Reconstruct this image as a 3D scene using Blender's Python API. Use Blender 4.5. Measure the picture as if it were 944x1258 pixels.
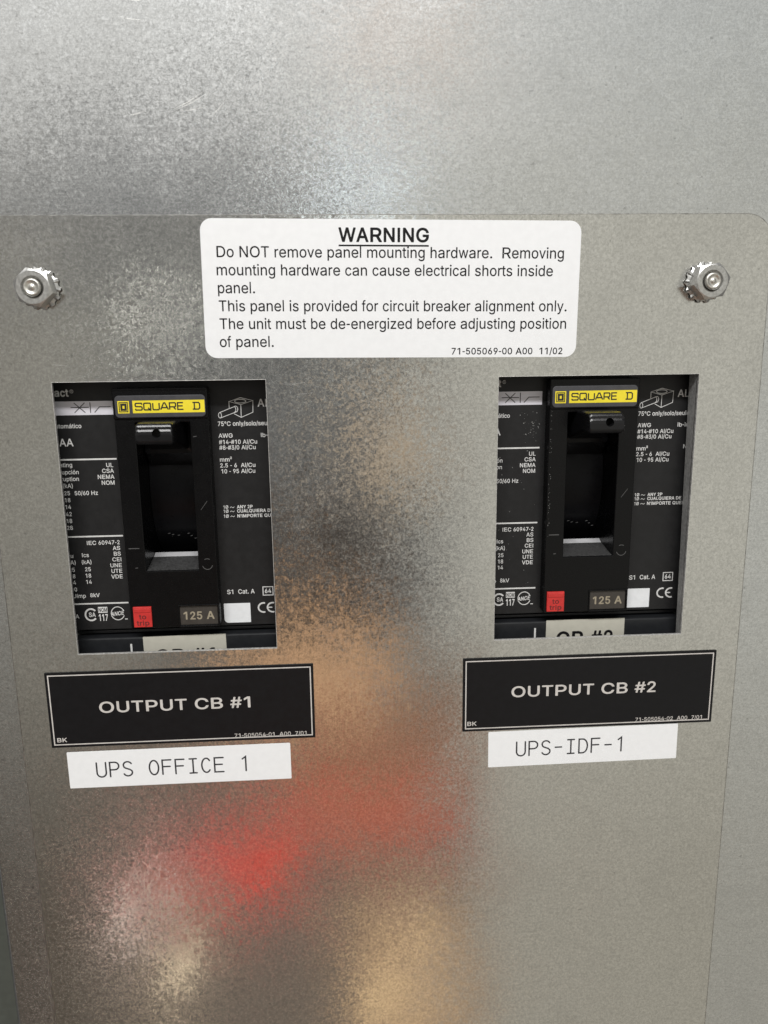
import bpy, bmesh, math, random
from mathutils import Vector, Matrix
for o in list(bpy.data.objects):
    bpy.data.objects.remove(o, do_unlink=True)
scene = bpy.context.scene
col = scene.collection
random.seed(7)
MM = 0.001

def P(x, y, z=0.0):
    """millimetres on the plate (x right, y up, z towards the viewer) -> world metres"""
    return Vector((x*MM, -z*MM, y*MM))

# ------------------------------------------------------------------ camera
cam_d = bpy.data.cameras.new('camera')
cam = bpy.data.objects.new('camera', cam_d); col.objects.link(cam); scene.camera = cam
Rc = [[0.9980678, 0.0242340, -0.0572127], [-0.0117531, 0.9778133, 0.2091483], [0.0610118, -0.2080713, 0.9762088]]
M = Matrix.Identity(4)
for j in range(3):
    v = Vector((Rc[0][j], -Rc[2][j], Rc[1][j]))
    for i in range(3):
        M[i][j] = v[i]
M.translation = P(0, 0, 360)
cam.matrix_world = M
cam_d.sensor_fit = 'HORIZONTAL'; cam_d.sensor_width = 36.0
cam_d.lens = 36.0*972.46/944.0
cam_d.clip_start = 0.01; cam_d.clip_end = 50
cam_d.dof.use_dof = True; cam_d.dof.focus_distance = 0.372; cam_d.dof.aperture_fstop = 16

# ------------------------------------------------------------------ surroundings (room light painted in for the steel to reflect)
world = bpy.data.worlds.new('World'); scene.world = world; world.use_nodes = True
nt = world.node_tree; nt.nodes.clear()
def mnode(t, op, a, b=None, c=None, clamp=False):
    n = t.nodes.new('ShaderNodeMath'); n.operation = op; n.use_clamp = clamp
    for i, s in enumerate((a, b, c)):
        if s is None: continue
        if isinstance(s, (int, float)): n.inputs[i].default_value = s
        else: t.links.new(s, n.inputs[i])
    return n.outputs[0]
def smooth(t, x, a, b):
    n = t.nodes.new('ShaderNodeMapRange'); n.interpolation_type = 'SMOOTHSTEP'
    t.links.new(x, n.inputs[0]); n.inputs[1].default_value = a; n.inputs[2].default_value = b
    return n.outputs[0]
def mixc(t, f, a, b, mode='MIX'):
    n = t.nodes.new('ShaderNodeMix'); n.data_type = 'RGBA'; n.blend_type = mode
    for i, s in ((0, f), (6, a), (7, b)):
        if isinstance(s, (int, float)): n.inputs[i].default_value = s
        elif isinstance(s, tuple): n.inputs[i].default_value = s if len(s) == 4 else s + (1,)
        else: t.links.new(s, n.inputs[i])
    return n.outputs[2]
def lin(r, g, b, k=1.0):
    f = lambda c: ((c/255+0.055)/1.055)**2.4 if c/255 > 0.04045 else c/255/12.92
    return (f(r)*k, f(g)*k, f(b)*k)
REFL = 1/0.60
tc = nt.nodes.new('ShaderNodeTexCoord')
sx = nt.nodes.new('ShaderNodeSeparateXYZ'); nt.links.new(tc.outputs['Generated'], sx.inputs[0])
dep = mnode(nt, 'MAXIMUM', mnode(nt, 'MULTIPLY', sx.outputs[1], -1.0), 0.08)
U = mnode(nt, 'DIVIDE', sx.outputs[0], dep); V = mnode(nt, 'DIVIDE', sx.outputs[2], dep)
nz = nt.nodes.new('ShaderNodeTexNoise'); nz.inputs['Scale'].default_value = 4.0; nz.inputs['Detail'].default_value = 2
nt.links.new(tc.outputs['Generated'], nz.inputs['Vector'])
sn = nt.nodes.new('ShaderNodeSeparateColor'); nt.links.new(nz.outputs['Color'], sn.inputs[0])
Uw = mnode(nt, 'ADD', U, mnode(nt, 'MULTIPLY', mnode(nt, 'SUBTRACT', sn.outputs[0], .5), 0.10))
Vw = mnode(nt, 'ADD', V, mnode(nt, 'MULTIPLY', mnode(nt, 'SUBTRACT', sn.outputs[1], .5), 0.10))
def wbox(u0, u1, su, v0, v1, sv, warp=True):
    a, b = (Uw, Vw) if warp else (U, V)
    m = mnode(nt, 'MULTIPLY', smooth(nt, a, u0-su, u0+su), smooth(nt, a, u1+su, u1-su))
    k = mnode(nt, 'MULTIPLY', smooth(nt, b, v0-sv, v0+sv), smooth(nt, b, v1+sv, v1-sv))
    return mnode(nt, 'MULTIPLY', m, k)
# wall behind the viewer: dimmer to the left, lighter to the right
c = mixc(nt, smooth(nt, U, -0.55, 0.14), lin(124, 121, 114, REFL), lin(170, 168, 160, REFL))
lowc = mixc(nt, smooth(nt, U, -0.55, 0.14), lin(74, 67, 59, REFL), lin(147, 143, 133, REFL))
c = mixc(nt, smooth(nt, V, -0.85, -0.15), lowc, c)
c = mixc(nt, mnode(nt, 'MULTIPLY', smooth(nt, V, 0.12, 0.36), smooth(nt, U, 0.5, -0.1)), c, lin(226, 221, 214, REFL))
c = mixc(nt, mnode(nt, 'MULTIPLY', smooth(nt, V, 0.14, 0.42), 0.6), c, lin(179, 180, 178, REFL))
# patches painted into the world as soft reflections and glints for the steel
for (u0, u1, su, v0, v1, sv, colr, amt) in (
    (-0.40, -0.02, .10, 0.05, 0.25, .07, lin(106, 106, 106, REFL), .8),
    (-0.26, 0.12, .08, -0.44, 0.05, .09, lin(88, 89, 90, REFL), .95),
    (-0.20, 0.05, .06, -0.40, -0.20, .06, lin(52, 46, 41, REFL), .92),
    (0.035, 0.095, .02, -0.19, -0.06, .03, lin(198, 174, 144, REFL), .85),
    (-0.36, 0.18, .025, -1.40, -0.42, .07, lin(104, 95, 86, REFL), .97),
    (-0.15, 0.06, .035, -0.52, -0.36, .045, lin(205, 162, 122, REFL), .8),
    (-0.06, 0.165, .05, -0.66, -0.48, .05, lin(150, 104, 78, REFL), .7),
    (-0.19, -0.07, .018, -0.76, -0.67, .022, lin(236, 68, 56, REFL), .97),
    (-0.08, 0.16, .02, -0.71, -0.61, .03, lin(190, 92, 72, REFL), .82),
    (-0.33, -0.18, .02, -0.76, -0.69, .025, lin(196, 96, 90, REFL), .85),
    (-0.01, 0.175, .015, -1.40, -0.80, .05, lin(160, 131, 103, REFL), .88),
    (0.08, 0.10, .008, -1.00, -0.86, .03, lin(255, 222, 168, REFL*1.7), 1.),
    (0.02, 0.035, .006, -1.05, -0.92, .03, lin(255, 222, 168, REFL*1.7), 1.),
    (-0.32, -0.27, .008, -0.785, -0.76, .008, lin(255, 240, 228, REFL*4.2), 1.),
    (-0.235, -0.215, .008, -0.91, -0.85, .012, lin(255, 232, 196, REFL*3.4), 1.),
    (0.015, 0.07, .03, 0.15, 0.22, .035, lin(205, 216, 224, REFL*1.05), .8),
    (0.04, 0.15, .04, 0.30, 0.42, .05, lin(216, 190, 170, REFL), .8),
    (0.03, 0.05, .012, 0.165, 0.185, .012, lin(235, 248, 255, REFL*9), 1.),
    (-0.22, -0.19, .012, 0.01, 0.04, .012, lin(240, 238, 228, REFL*4), 1.),
):
    c = mixc(nt, mnode(nt, 'MULTIPLY', wbox(u0, u1, su, v0, v1, sv), amt), c, colr)
# world dimmed beyond what the steel mirrors, so the tube's shadows stay clear
c = mixc(nt, mnode(nt, 'MULTIPLY', smooth(nt, V, 0.46, 0.85), 1.0), c, (0.16, 0.16, 0.155))
c = mixc(nt, smooth(nt, mnode(nt, 'ABSOLUTE', U), 0.85, 1.5), c, (0.22, 0.21, 0.20))
c = mixc(nt, smooth(nt, V, -1.25, -1.9), c, (0.10, 0.095, 0.09))
bg = nt.nodes.new('ShaderNodeBackground'); nt.links.new(c, bg.inputs[0]); bg.inputs[1].default_value = 1.0
wo = nt.nodes.new('ShaderNodeOutputWorld'); nt.links.new(bg.outputs[0], wo.inputs[0])

# ------------------------------------------------------------------ lamp: ceiling tube above and behind the viewer
ld = bpy.data.lights.new('ceiling_tube', 'AREA'); ld.shape = 'RECTANGLE'; ld.size = 1.5; ld.size_y = 0.13
ld.energy = 41; ld.color = (1.0, 0.99, 0.98)
lo = bpy.data.objects.new('ceiling_tube', ld); col.objects.link(lo)
lo.location = (-0.12, -1.30, 1.34)
lo.rotation_euler = (Vector((0, 0, -0.1))-lo.location).to_track_quat('-Z', 'Y').to_euler()

scene.view_settings.view_transform = 'Standard'; scene.view_settings.look = 'None'
scene.view_settings.exposure = 0; scene.view_settings.gamma = 1

# ------------------------------------------------------------------ materials
def mat(name):
    m = bpy.data.materials.new(name); m.use_nodes = True
    return m, m.node_tree, m.node_tree.nodes['Principled BSDF']
def simple(name, colr, rough=0.5, metal=0.0, spec=0.5, coat=0.0, var=0.08, scale=300, bump=0.0):
    m, t, b = mat(name)
    g = t.nodes.new('ShaderNodeNewGeometry')
    n = t.nodes.new('ShaderNodeTexNoise'); n.inputs['Scale'].default_value = scale; n.inputs['Detail'].default_value = 4
    t.links.new(g.outputs['Position'], n.inputs['Vector'])
    k = smooth(t, n.outputs[0], 0.3, 0.7)
    a = tuple(x*(1-var) for x in colr); z = tuple(min(1, x*(1+var)) for x in colr)
    t.links.new(mixc(t, k, a, z), b.inputs['Base Color'])
    r = t.nodes.new('ShaderNodeMapRange'); t.links.new(n.outputs[0], r.inputs[0])
    r.inputs[1].default_value = .3; r.inputs[2].default_value = .7; r.inputs[3].default_value = rough*.88; r.inputs[4].default_value = min(1, rough*1.12)
    t.links.new(r.outputs[0], b.inputs['Roughness'])
    b.inputs['Metallic'].default_value = metal; b.inputs['Specular IOR Level'].default_value = spec
    b.inputs['Coat Weight'].default_value = coat
    if bump:
        bp = t.nodes.new('ShaderNodeBump'); bp.inputs['Strength'].default_value = bump; bp.inputs['Distance'].default_value = 0.0002
        n2 = t.nodes.new('ShaderNodeTexNoise'); n2.inputs['Scale'].default_value = 2500; t.links.new(g.outputs['Position'], n2.inputs['Vector'])
        t.links.new(n2.outputs[0], bp.inputs['Height']); t.links.new(bp.outputs[0], b.inputs['Normal'])
    return m
def galvanized(name, cell, tilt, grain, streak, streak_amt, rough, base, zones=True):
    """zinc-coated steel: worm-shaped grains tilted a little each, rolled streaks, pits, handling smudges"""
    m, t, b = mat(name)
    g = t.nodes.new('ShaderNodeNewGeometry'); pos = g.outputs['Position']
    def noise(scale, detail, vec=pos, dist=0.0, rg=.5):
        n = t.nodes.new('ShaderNodeTexNoise'); n.inputs['Scale'].default_value = scale; n.inputs['Detail'].default_value = detail
        n.inputs['Distortion'].default_value = dist; n.inputs['Roughness'].default_value = rg
        t.links.new(vec, n.inputs['Vector']); return n
    def mapped(sc):
        mp = t.nodes.new('ShaderNodeMapping'); mp.inputs['Scale'].default_value = sc; t.links.new(pos, mp.inputs[0]); return mp.outputs[0]
    def centred(sock, amt):
        s = t.nodes.new('ShaderNodeVectorMath'); s.operation = 'SUBTRACT'; t.links.new(sock, s.inputs[0]); s.inputs[1].default_value = (.5, .5, .5)
        k = t.nodes.new('ShaderNodeVectorMath'); k.operation = 'SCALE'; t.links.new(s.outputs[0], k.inputs[0])
        if isinstance(amt, float): k.inputs['Scale'].default_value = amt
        else: t.links.new(amt, k.inputs['Scale'])
        return k.outputs[0]
    def add(a, b_):
        v = t.nodes.new('ShaderNodeVectorMath'); t.links.new(a, v.inputs[0]); t.links.new(b_, v.inputs[1]); return v.outputs[0]
    worm = noise(cell, 2.5, pos, 0.9, .62)
    worm2 = noise(cell*.45, 3, pos, 0.6)
    smudge = smooth(t, noise(14, 4, pos, .4, .6).outputs[0], 0.38, 0.66)
    wear = mnode(t, 'MULTIPLY_ADD', smudge, .7, .6)
    if zones:     # the coating is coarser towards the upper middle and left of the plate, smoother lower down and to the right
        sx = t.nodes.new('ShaderNodeSeparateXYZ'); t.links.new(pos, sx.inputs[0])
        zk = mnode(t, 'MULTIPLY', smooth(t, sx.outputs[2], -0.22, -0.10), smooth(t, sx.outputs[0], 0.10, 0.0))
        zl = mnode(t, 'MULTIPLY', zk, smooth(t, sx.outputs[0], -0.16, -0.10))
        wear = mnode(t, 'MULTIPLY', wear, mnode(t, 'ADD', mnode(t, 'MULTIPLY', zl, .45), mnode(t, 'MULTIPLY_ADD', smooth(t, sx.outputs[0], 0.075, 0.045), .26, .36)))
    va = centred(worm.outputs['Color'], mnode(t, 'MULTIPLY', wear, tilt))
    vb = centred(worm2.outputs['Color'], mnode(t, 'MULTIPLY', wear, tilt*.5))
    vo = t.nodes.new('ShaderNodeTexVoronoi'); vo.inputs['Scale'].default_value = cell*.8
    dv = t.nodes.new('ShaderNodeVectorMath'); dv.operation = 'MULTIPLY_ADD'
    t.links.new(worm2.outputs['Color'], dv.inputs[0]); dv.inputs[1].default_value = (3.2/cell,)*3; t.links.new(pos, dv.inputs[2])
    t.links.new(dv.outputs[0], vo.inputs['Vector'])
    vc = centred(vo.outputs['Color'], mnode(t, 'MULTIPLY', wear, grain))
    wl = noise(20, 2); vd = centred(wl.outputs['Color'], 0.022)
    st = noise(2200, 2, mapped(streak)); ve = centred(st.outputs['Color'], streak_amt)
    nn = add(g.outputs['Normal'], add(add(va, vb), add(vc, add(vd, ve))))
    nm = t.nodes.new('ShaderNodeVectorMath'); nm.operation = 'NORMALIZE'; t.links.new(nn, nm.inputs[0])
    t.links.new(nm.outputs[0], b.inputs['Normal'])
    # colour of the zinc: lighter and darker grains, streaks, sparse dark pits
    c1 = mixc(t, smooth(t, worm.outputs[0], .32, .68), tuple(x*.84 for x in base), tuple(min(1, x*1.12) for x in base))
    c1 = mixc(t, mnode(t, 'MULTIPLY', smooth(t, worm2.outputs[0], .5, .72), .22), c1, tuple(x*.74 for x in base))
    c1 = mixc(t, mnode(t, 'MULTIPLY', smooth(t, st.outputs[0], .45, .7), .20), c1, tuple(x*.72 for x in base))
    # rubbed marks running sideways and wide faint stains
    rub = noise(420, 3, mapped((.22, 1, 1)), .5)
    c1 = mixc(t, mnode(t, 'MULTIPLY', smooth(t, rub.outputs[0], .60, .72), .22), c1, tuple(x*.66 for x in base))
    c1 = mixc(t, mnode(t, 'MULTIPLY', smooth(t, rub.outputs[0], .38, .28), .25), c1, tuple(min(1, x*1.2) for x in base))
    stain = noise(26, 5, pos, .8, .65)
    c1 = mixc(t, mnode(t, 'MULTIPLY', smooth(t, stain.outputs[0], .48, .66), .16), c1, tuple(x*.72 for x in base))
    pit = noise(380, 3)
    c1 = mixc(t, mnode(t, 'MULTIPLY', smooth(t, pit.outputs[0], .67, .75), .5), c1, tuple(x*.42 for x in base))
    t.links.new(c1, b.inputs['Base Color'])
    b.inputs['Metallic'].default_value = 1.0
    r = mnode(t, 'MULTIPLY_ADD', worm.outputs[0], .10, rough-.05)
    t.links.new(mnode(t, 'MULTIPLY_ADD', smudge, .05, r), b.inputs['Roughness'])
    return m
M_plate = galvanized('galvanized_plate', 800, 0.112, 0.026, (1, 1, .05), 0.034, 0.13, (0.618, 0.616, 0.595))
M_sheet = galvanized('galvanized_sheet', 1050, 0.14, 0.024, (.12, 1, 1), 0.045, 0.17, (0.618, 0.632, 0.638), False)
M_zinc = simple('zinc_bolt', (0.46, 0.46, 0.445), 0.38, 0.9, var=.12, scale=900)
M_zincend = simple('zinc_stud', (0.55, 0.54, 0.50), 0.38, 0.9, var=.15, scale=900)
M_black = simple('black_moulded_plastic', (0.002, 0.002, 0.0024), 0.27, spec=0.22, bump=.25)
M_slide = simple('black_slide_plastic', (0.006, 0.006, 0.007), 0.30, spec=0.10)
M_face = simple('charcoal_face_plastic', (0.016, 0.016, 0.0165), 0.38, spec=0.22, bump=.12)
M_cover = simple('charcoal_cover_plastic', (0.016, 0.017, 0.019), 0.32, spec=0.3, bump=.12)
M_badge = simple('dark_grey_badge', (0.050, 0.050, 0.055), 0.42)
M_yellow = simple('yellow_badge_ink', (0.80, 0.66, 0.03), 0.45, var=.03)
M_ink = simple('black_ink', (0.012, 0.012, 0.012), 0.5)
M_print = simple('white_print_ink', (0.62, 0.62, 0.61), 0.55)
M_silver = simple('pale_lilac_strip', (0.62, 0.61, 0.66), 0.35, var=.03)
M_sqr = simple('white_gloss_patch', (0.72, 0.74, 0.76), 0.3, var=.03)
M_red = simple('red_button_plastic', (0.52, 0.028, 0.025), 0.42)
M_redink = simple('dark_red_relief', (0.13, 0.012, 0.012), 0.6)
M_rate = simple('brown_rating_plate', (0.040, 0.035, 0.030), 0.45)
M_tan = simple('tan_rating_ink', (0.30, 0.26, 0.19), 0.55)
M_cream = simple('cream_label', (0.47, 0.455, 0.39), 0.45, var=.03)
M_white = simple('white_label', (0.79, 0.80, 0.81), 0.38, var=.015)
M_tape = simple('white_tape', (0.84, 0.85, 0.86), 0.34, var=.015)
M_text = simple('label_black_ink', (0.005, 0.005, 0.006), 0.5, spec=.2)
M_tapeink = simple('tape_grey_ink', (0.03, 0.03, 0.035), 0.5)
M_name = simple('black_nameplate', (0.0075, 0.0075, 0.0085), 0.38, spec=0.2, bump=.08)
M_nameink = simple('nameplate_pale_ink', (0.58, 0.55, 0.52), 0.55)
M_lip = simple('dull_zinc_lip', (0.42, 0.42, 0.41), 0.5, 0.4, var=.2, scale=700)
M_edge = simple('raw_cut_steel', (0.62, 0.61, 0.59), 0.42, 0.45, var=.25, scale=900)
M_rim = simple('shaded_zinc_rim', (0.36, 0.355, 0.34), 0.36, 1.0, var=.35, scale=260)
M_wall = simple('grey_green_wall', (0.075, 0.082, 0.07), 0.7)
M_dark = simple('dark_interior', (0.02, 0.02, 0.02), 0.7)

# ------------------------------------------------------------------ mesh helpers (all in millimetres; z towards viewer)
def link(name, bm, m, parent=None, smoothed=False):
    me = bpy.data.meshes.new(name)
    for v in bm.verts:
        v.co = P(*v.co)
    bmesh.ops.recalc_face_normals(bm, faces=bm.faces) if not getattr(bm, 'flat_', False) else None
    bm.to_mesh(me); bm.free()
    for p in me.polygons: p.use_smooth = smoothed
    me.materials.append(m)
    o = bpy.data.objects.new(name, me); col.objects.link(o)
    if parent: o.parent = parent
    return o
class Flat:
    """collects flat printed shapes lying at one height, faces turned to the viewer"""
    def __init__(self): self.v = []; self.f = []
    def poly(self, pts, z):
        b = len(self.v); self.v += [(x, y, z) for x, y in pts]
        a = sum(pts[i][0]*pts[(i+1) % len(pts)][1]-pts[(i+1) % len(pts)][0]*pts[i][1] for i in range(len(pts)))
        ids = list(range(b, b+len(pts)))
        self.f.append(ids if a > 0 else ids[::-1])
    def rect(self, x0, y0, x1, y1, z): self.poly([(x0, y0), (x1, y0), (x1, y1), (x0, y1)], z)
    def stroke(self, pts, w, z, closed=False, cap=True):
        pts = [Vector((p[0], p[1])) for p in pts]; n = len(pts); h = w/2
        L, R = [], []
        for i in range(n):
            a = pts[i-1] if (i > 0 or closed) else None
            b = pts[(i+1) % n] if (i < n-1 or closed) else None
            d1 = (pts[i]-a).normalized() if a is not None else None
            d2 = (b-pts[i]).normalized() if b is not None else None
            d = ((d1 or d2)+(d2 or d1)).normalized() if (d1 is None or d2 is None or (d1+d2).length > 1e-6) else d1
            nn = Vector((-d.y, d.x)); k = 1.0
            if d1 is not None and d2 is not None:
                k = 1/max(0.45, nn.dot(Vector((-d1.y, d1.x))))
            L.append(pts[i]+nn*h*k); R.append(pts[i]-nn*h*k)
        for i in range(n if closed else n-1):
            j = (i+1) % n
            self.poly([tuple(R[i]), tuple(R[j]), tuple(L[j]), tuple(L[i])], z)
        if cap and not closed:
            for p, q, l, r in ((pts[0], pts[1], L[0], R[0]), (pts[-1], pts[-2], R[-1], L[-1])):
                d = (p-q).normalized(); ang = math.atan2(d.y, d.x)
                arc = [tuple(p+Vector((math.cos(ang+t), math.sin(ang+t)))*h) for t in [(-.5+k/6)*math.pi for k in range(7)]]
                self.poly(arc, z)
    def arc(self, cx, cy, rx, ry, a0, a1, w, z, n=24):
        closed = abs(abs(a1-a0)-360) < 1e-6
        m = n if closed else n+1
        self.stroke([(cx+rx*math.cos(math.radians(a0+(a1-a0)*i/n)), cy+ry*math.sin(math.radians(a0+(a1-a0)*i/n))) for i in range(m)], w, z, closed, False)
    def text(self, s, x, y, cap, z, align='L', width=None, bold=0.0, shear=0.0, rot=0.0, spacing=1.0):
        """one line of lettering: baseline at y, capital height cap, optional total width"""
        vs, fs = glyphs(s, bold, shear, spacing)
        if not vs: return
        x0 = min(v[0] for v in vs); x1 = max(v[0] for v in vs)
        k = cap/CAP; kx = k if width is None else width/(x1-x0)
        w = (x1-x0)*kx; off = {'L': 0, 'R': -w, 'C': -w/2}[align]
        b = len(self.v); cr, sr = math.cos(rot), math.sin(rot)
        for v in vs:
            px, py = (v[0]-x0)*kx+off, v[1]*k
            self.v.append((x+px*cr-py*sr, y+px*sr+py*cr, z+.006*v[2]))
        for f in fs: self.f.append([b+i for i in f])
    def build(self, name, m, parent):
        me = bpy.data.meshes.new(name)
        me.from_pydata([tuple(P(*v)) for v in self.v], [], self.f); me.update()
        me.materials.append(m)
        o = bpy.data.objects.new(name, me); col.objects.link(o)
        if parent: o.parent = parent
        return o
def curve_mesh(cu):
    o = bpy.data.objects.new('tmp', cu); col.objects.link(o)
    dg = bpy.context.evaluated_depsgraph_get(); dg.update()
    me = bpy.data.meshes.new_from_object(o.evaluated_get(dg))
    vs = [tuple(v.co) for v in me.vertices]; fs = [list(p.vertices) for p in me.polygons]
    bpy.data.objects.remove(o); bpy.data.curves.remove(cu); bpy.data.meshes.remove(me)
    return vs, fs
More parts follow.
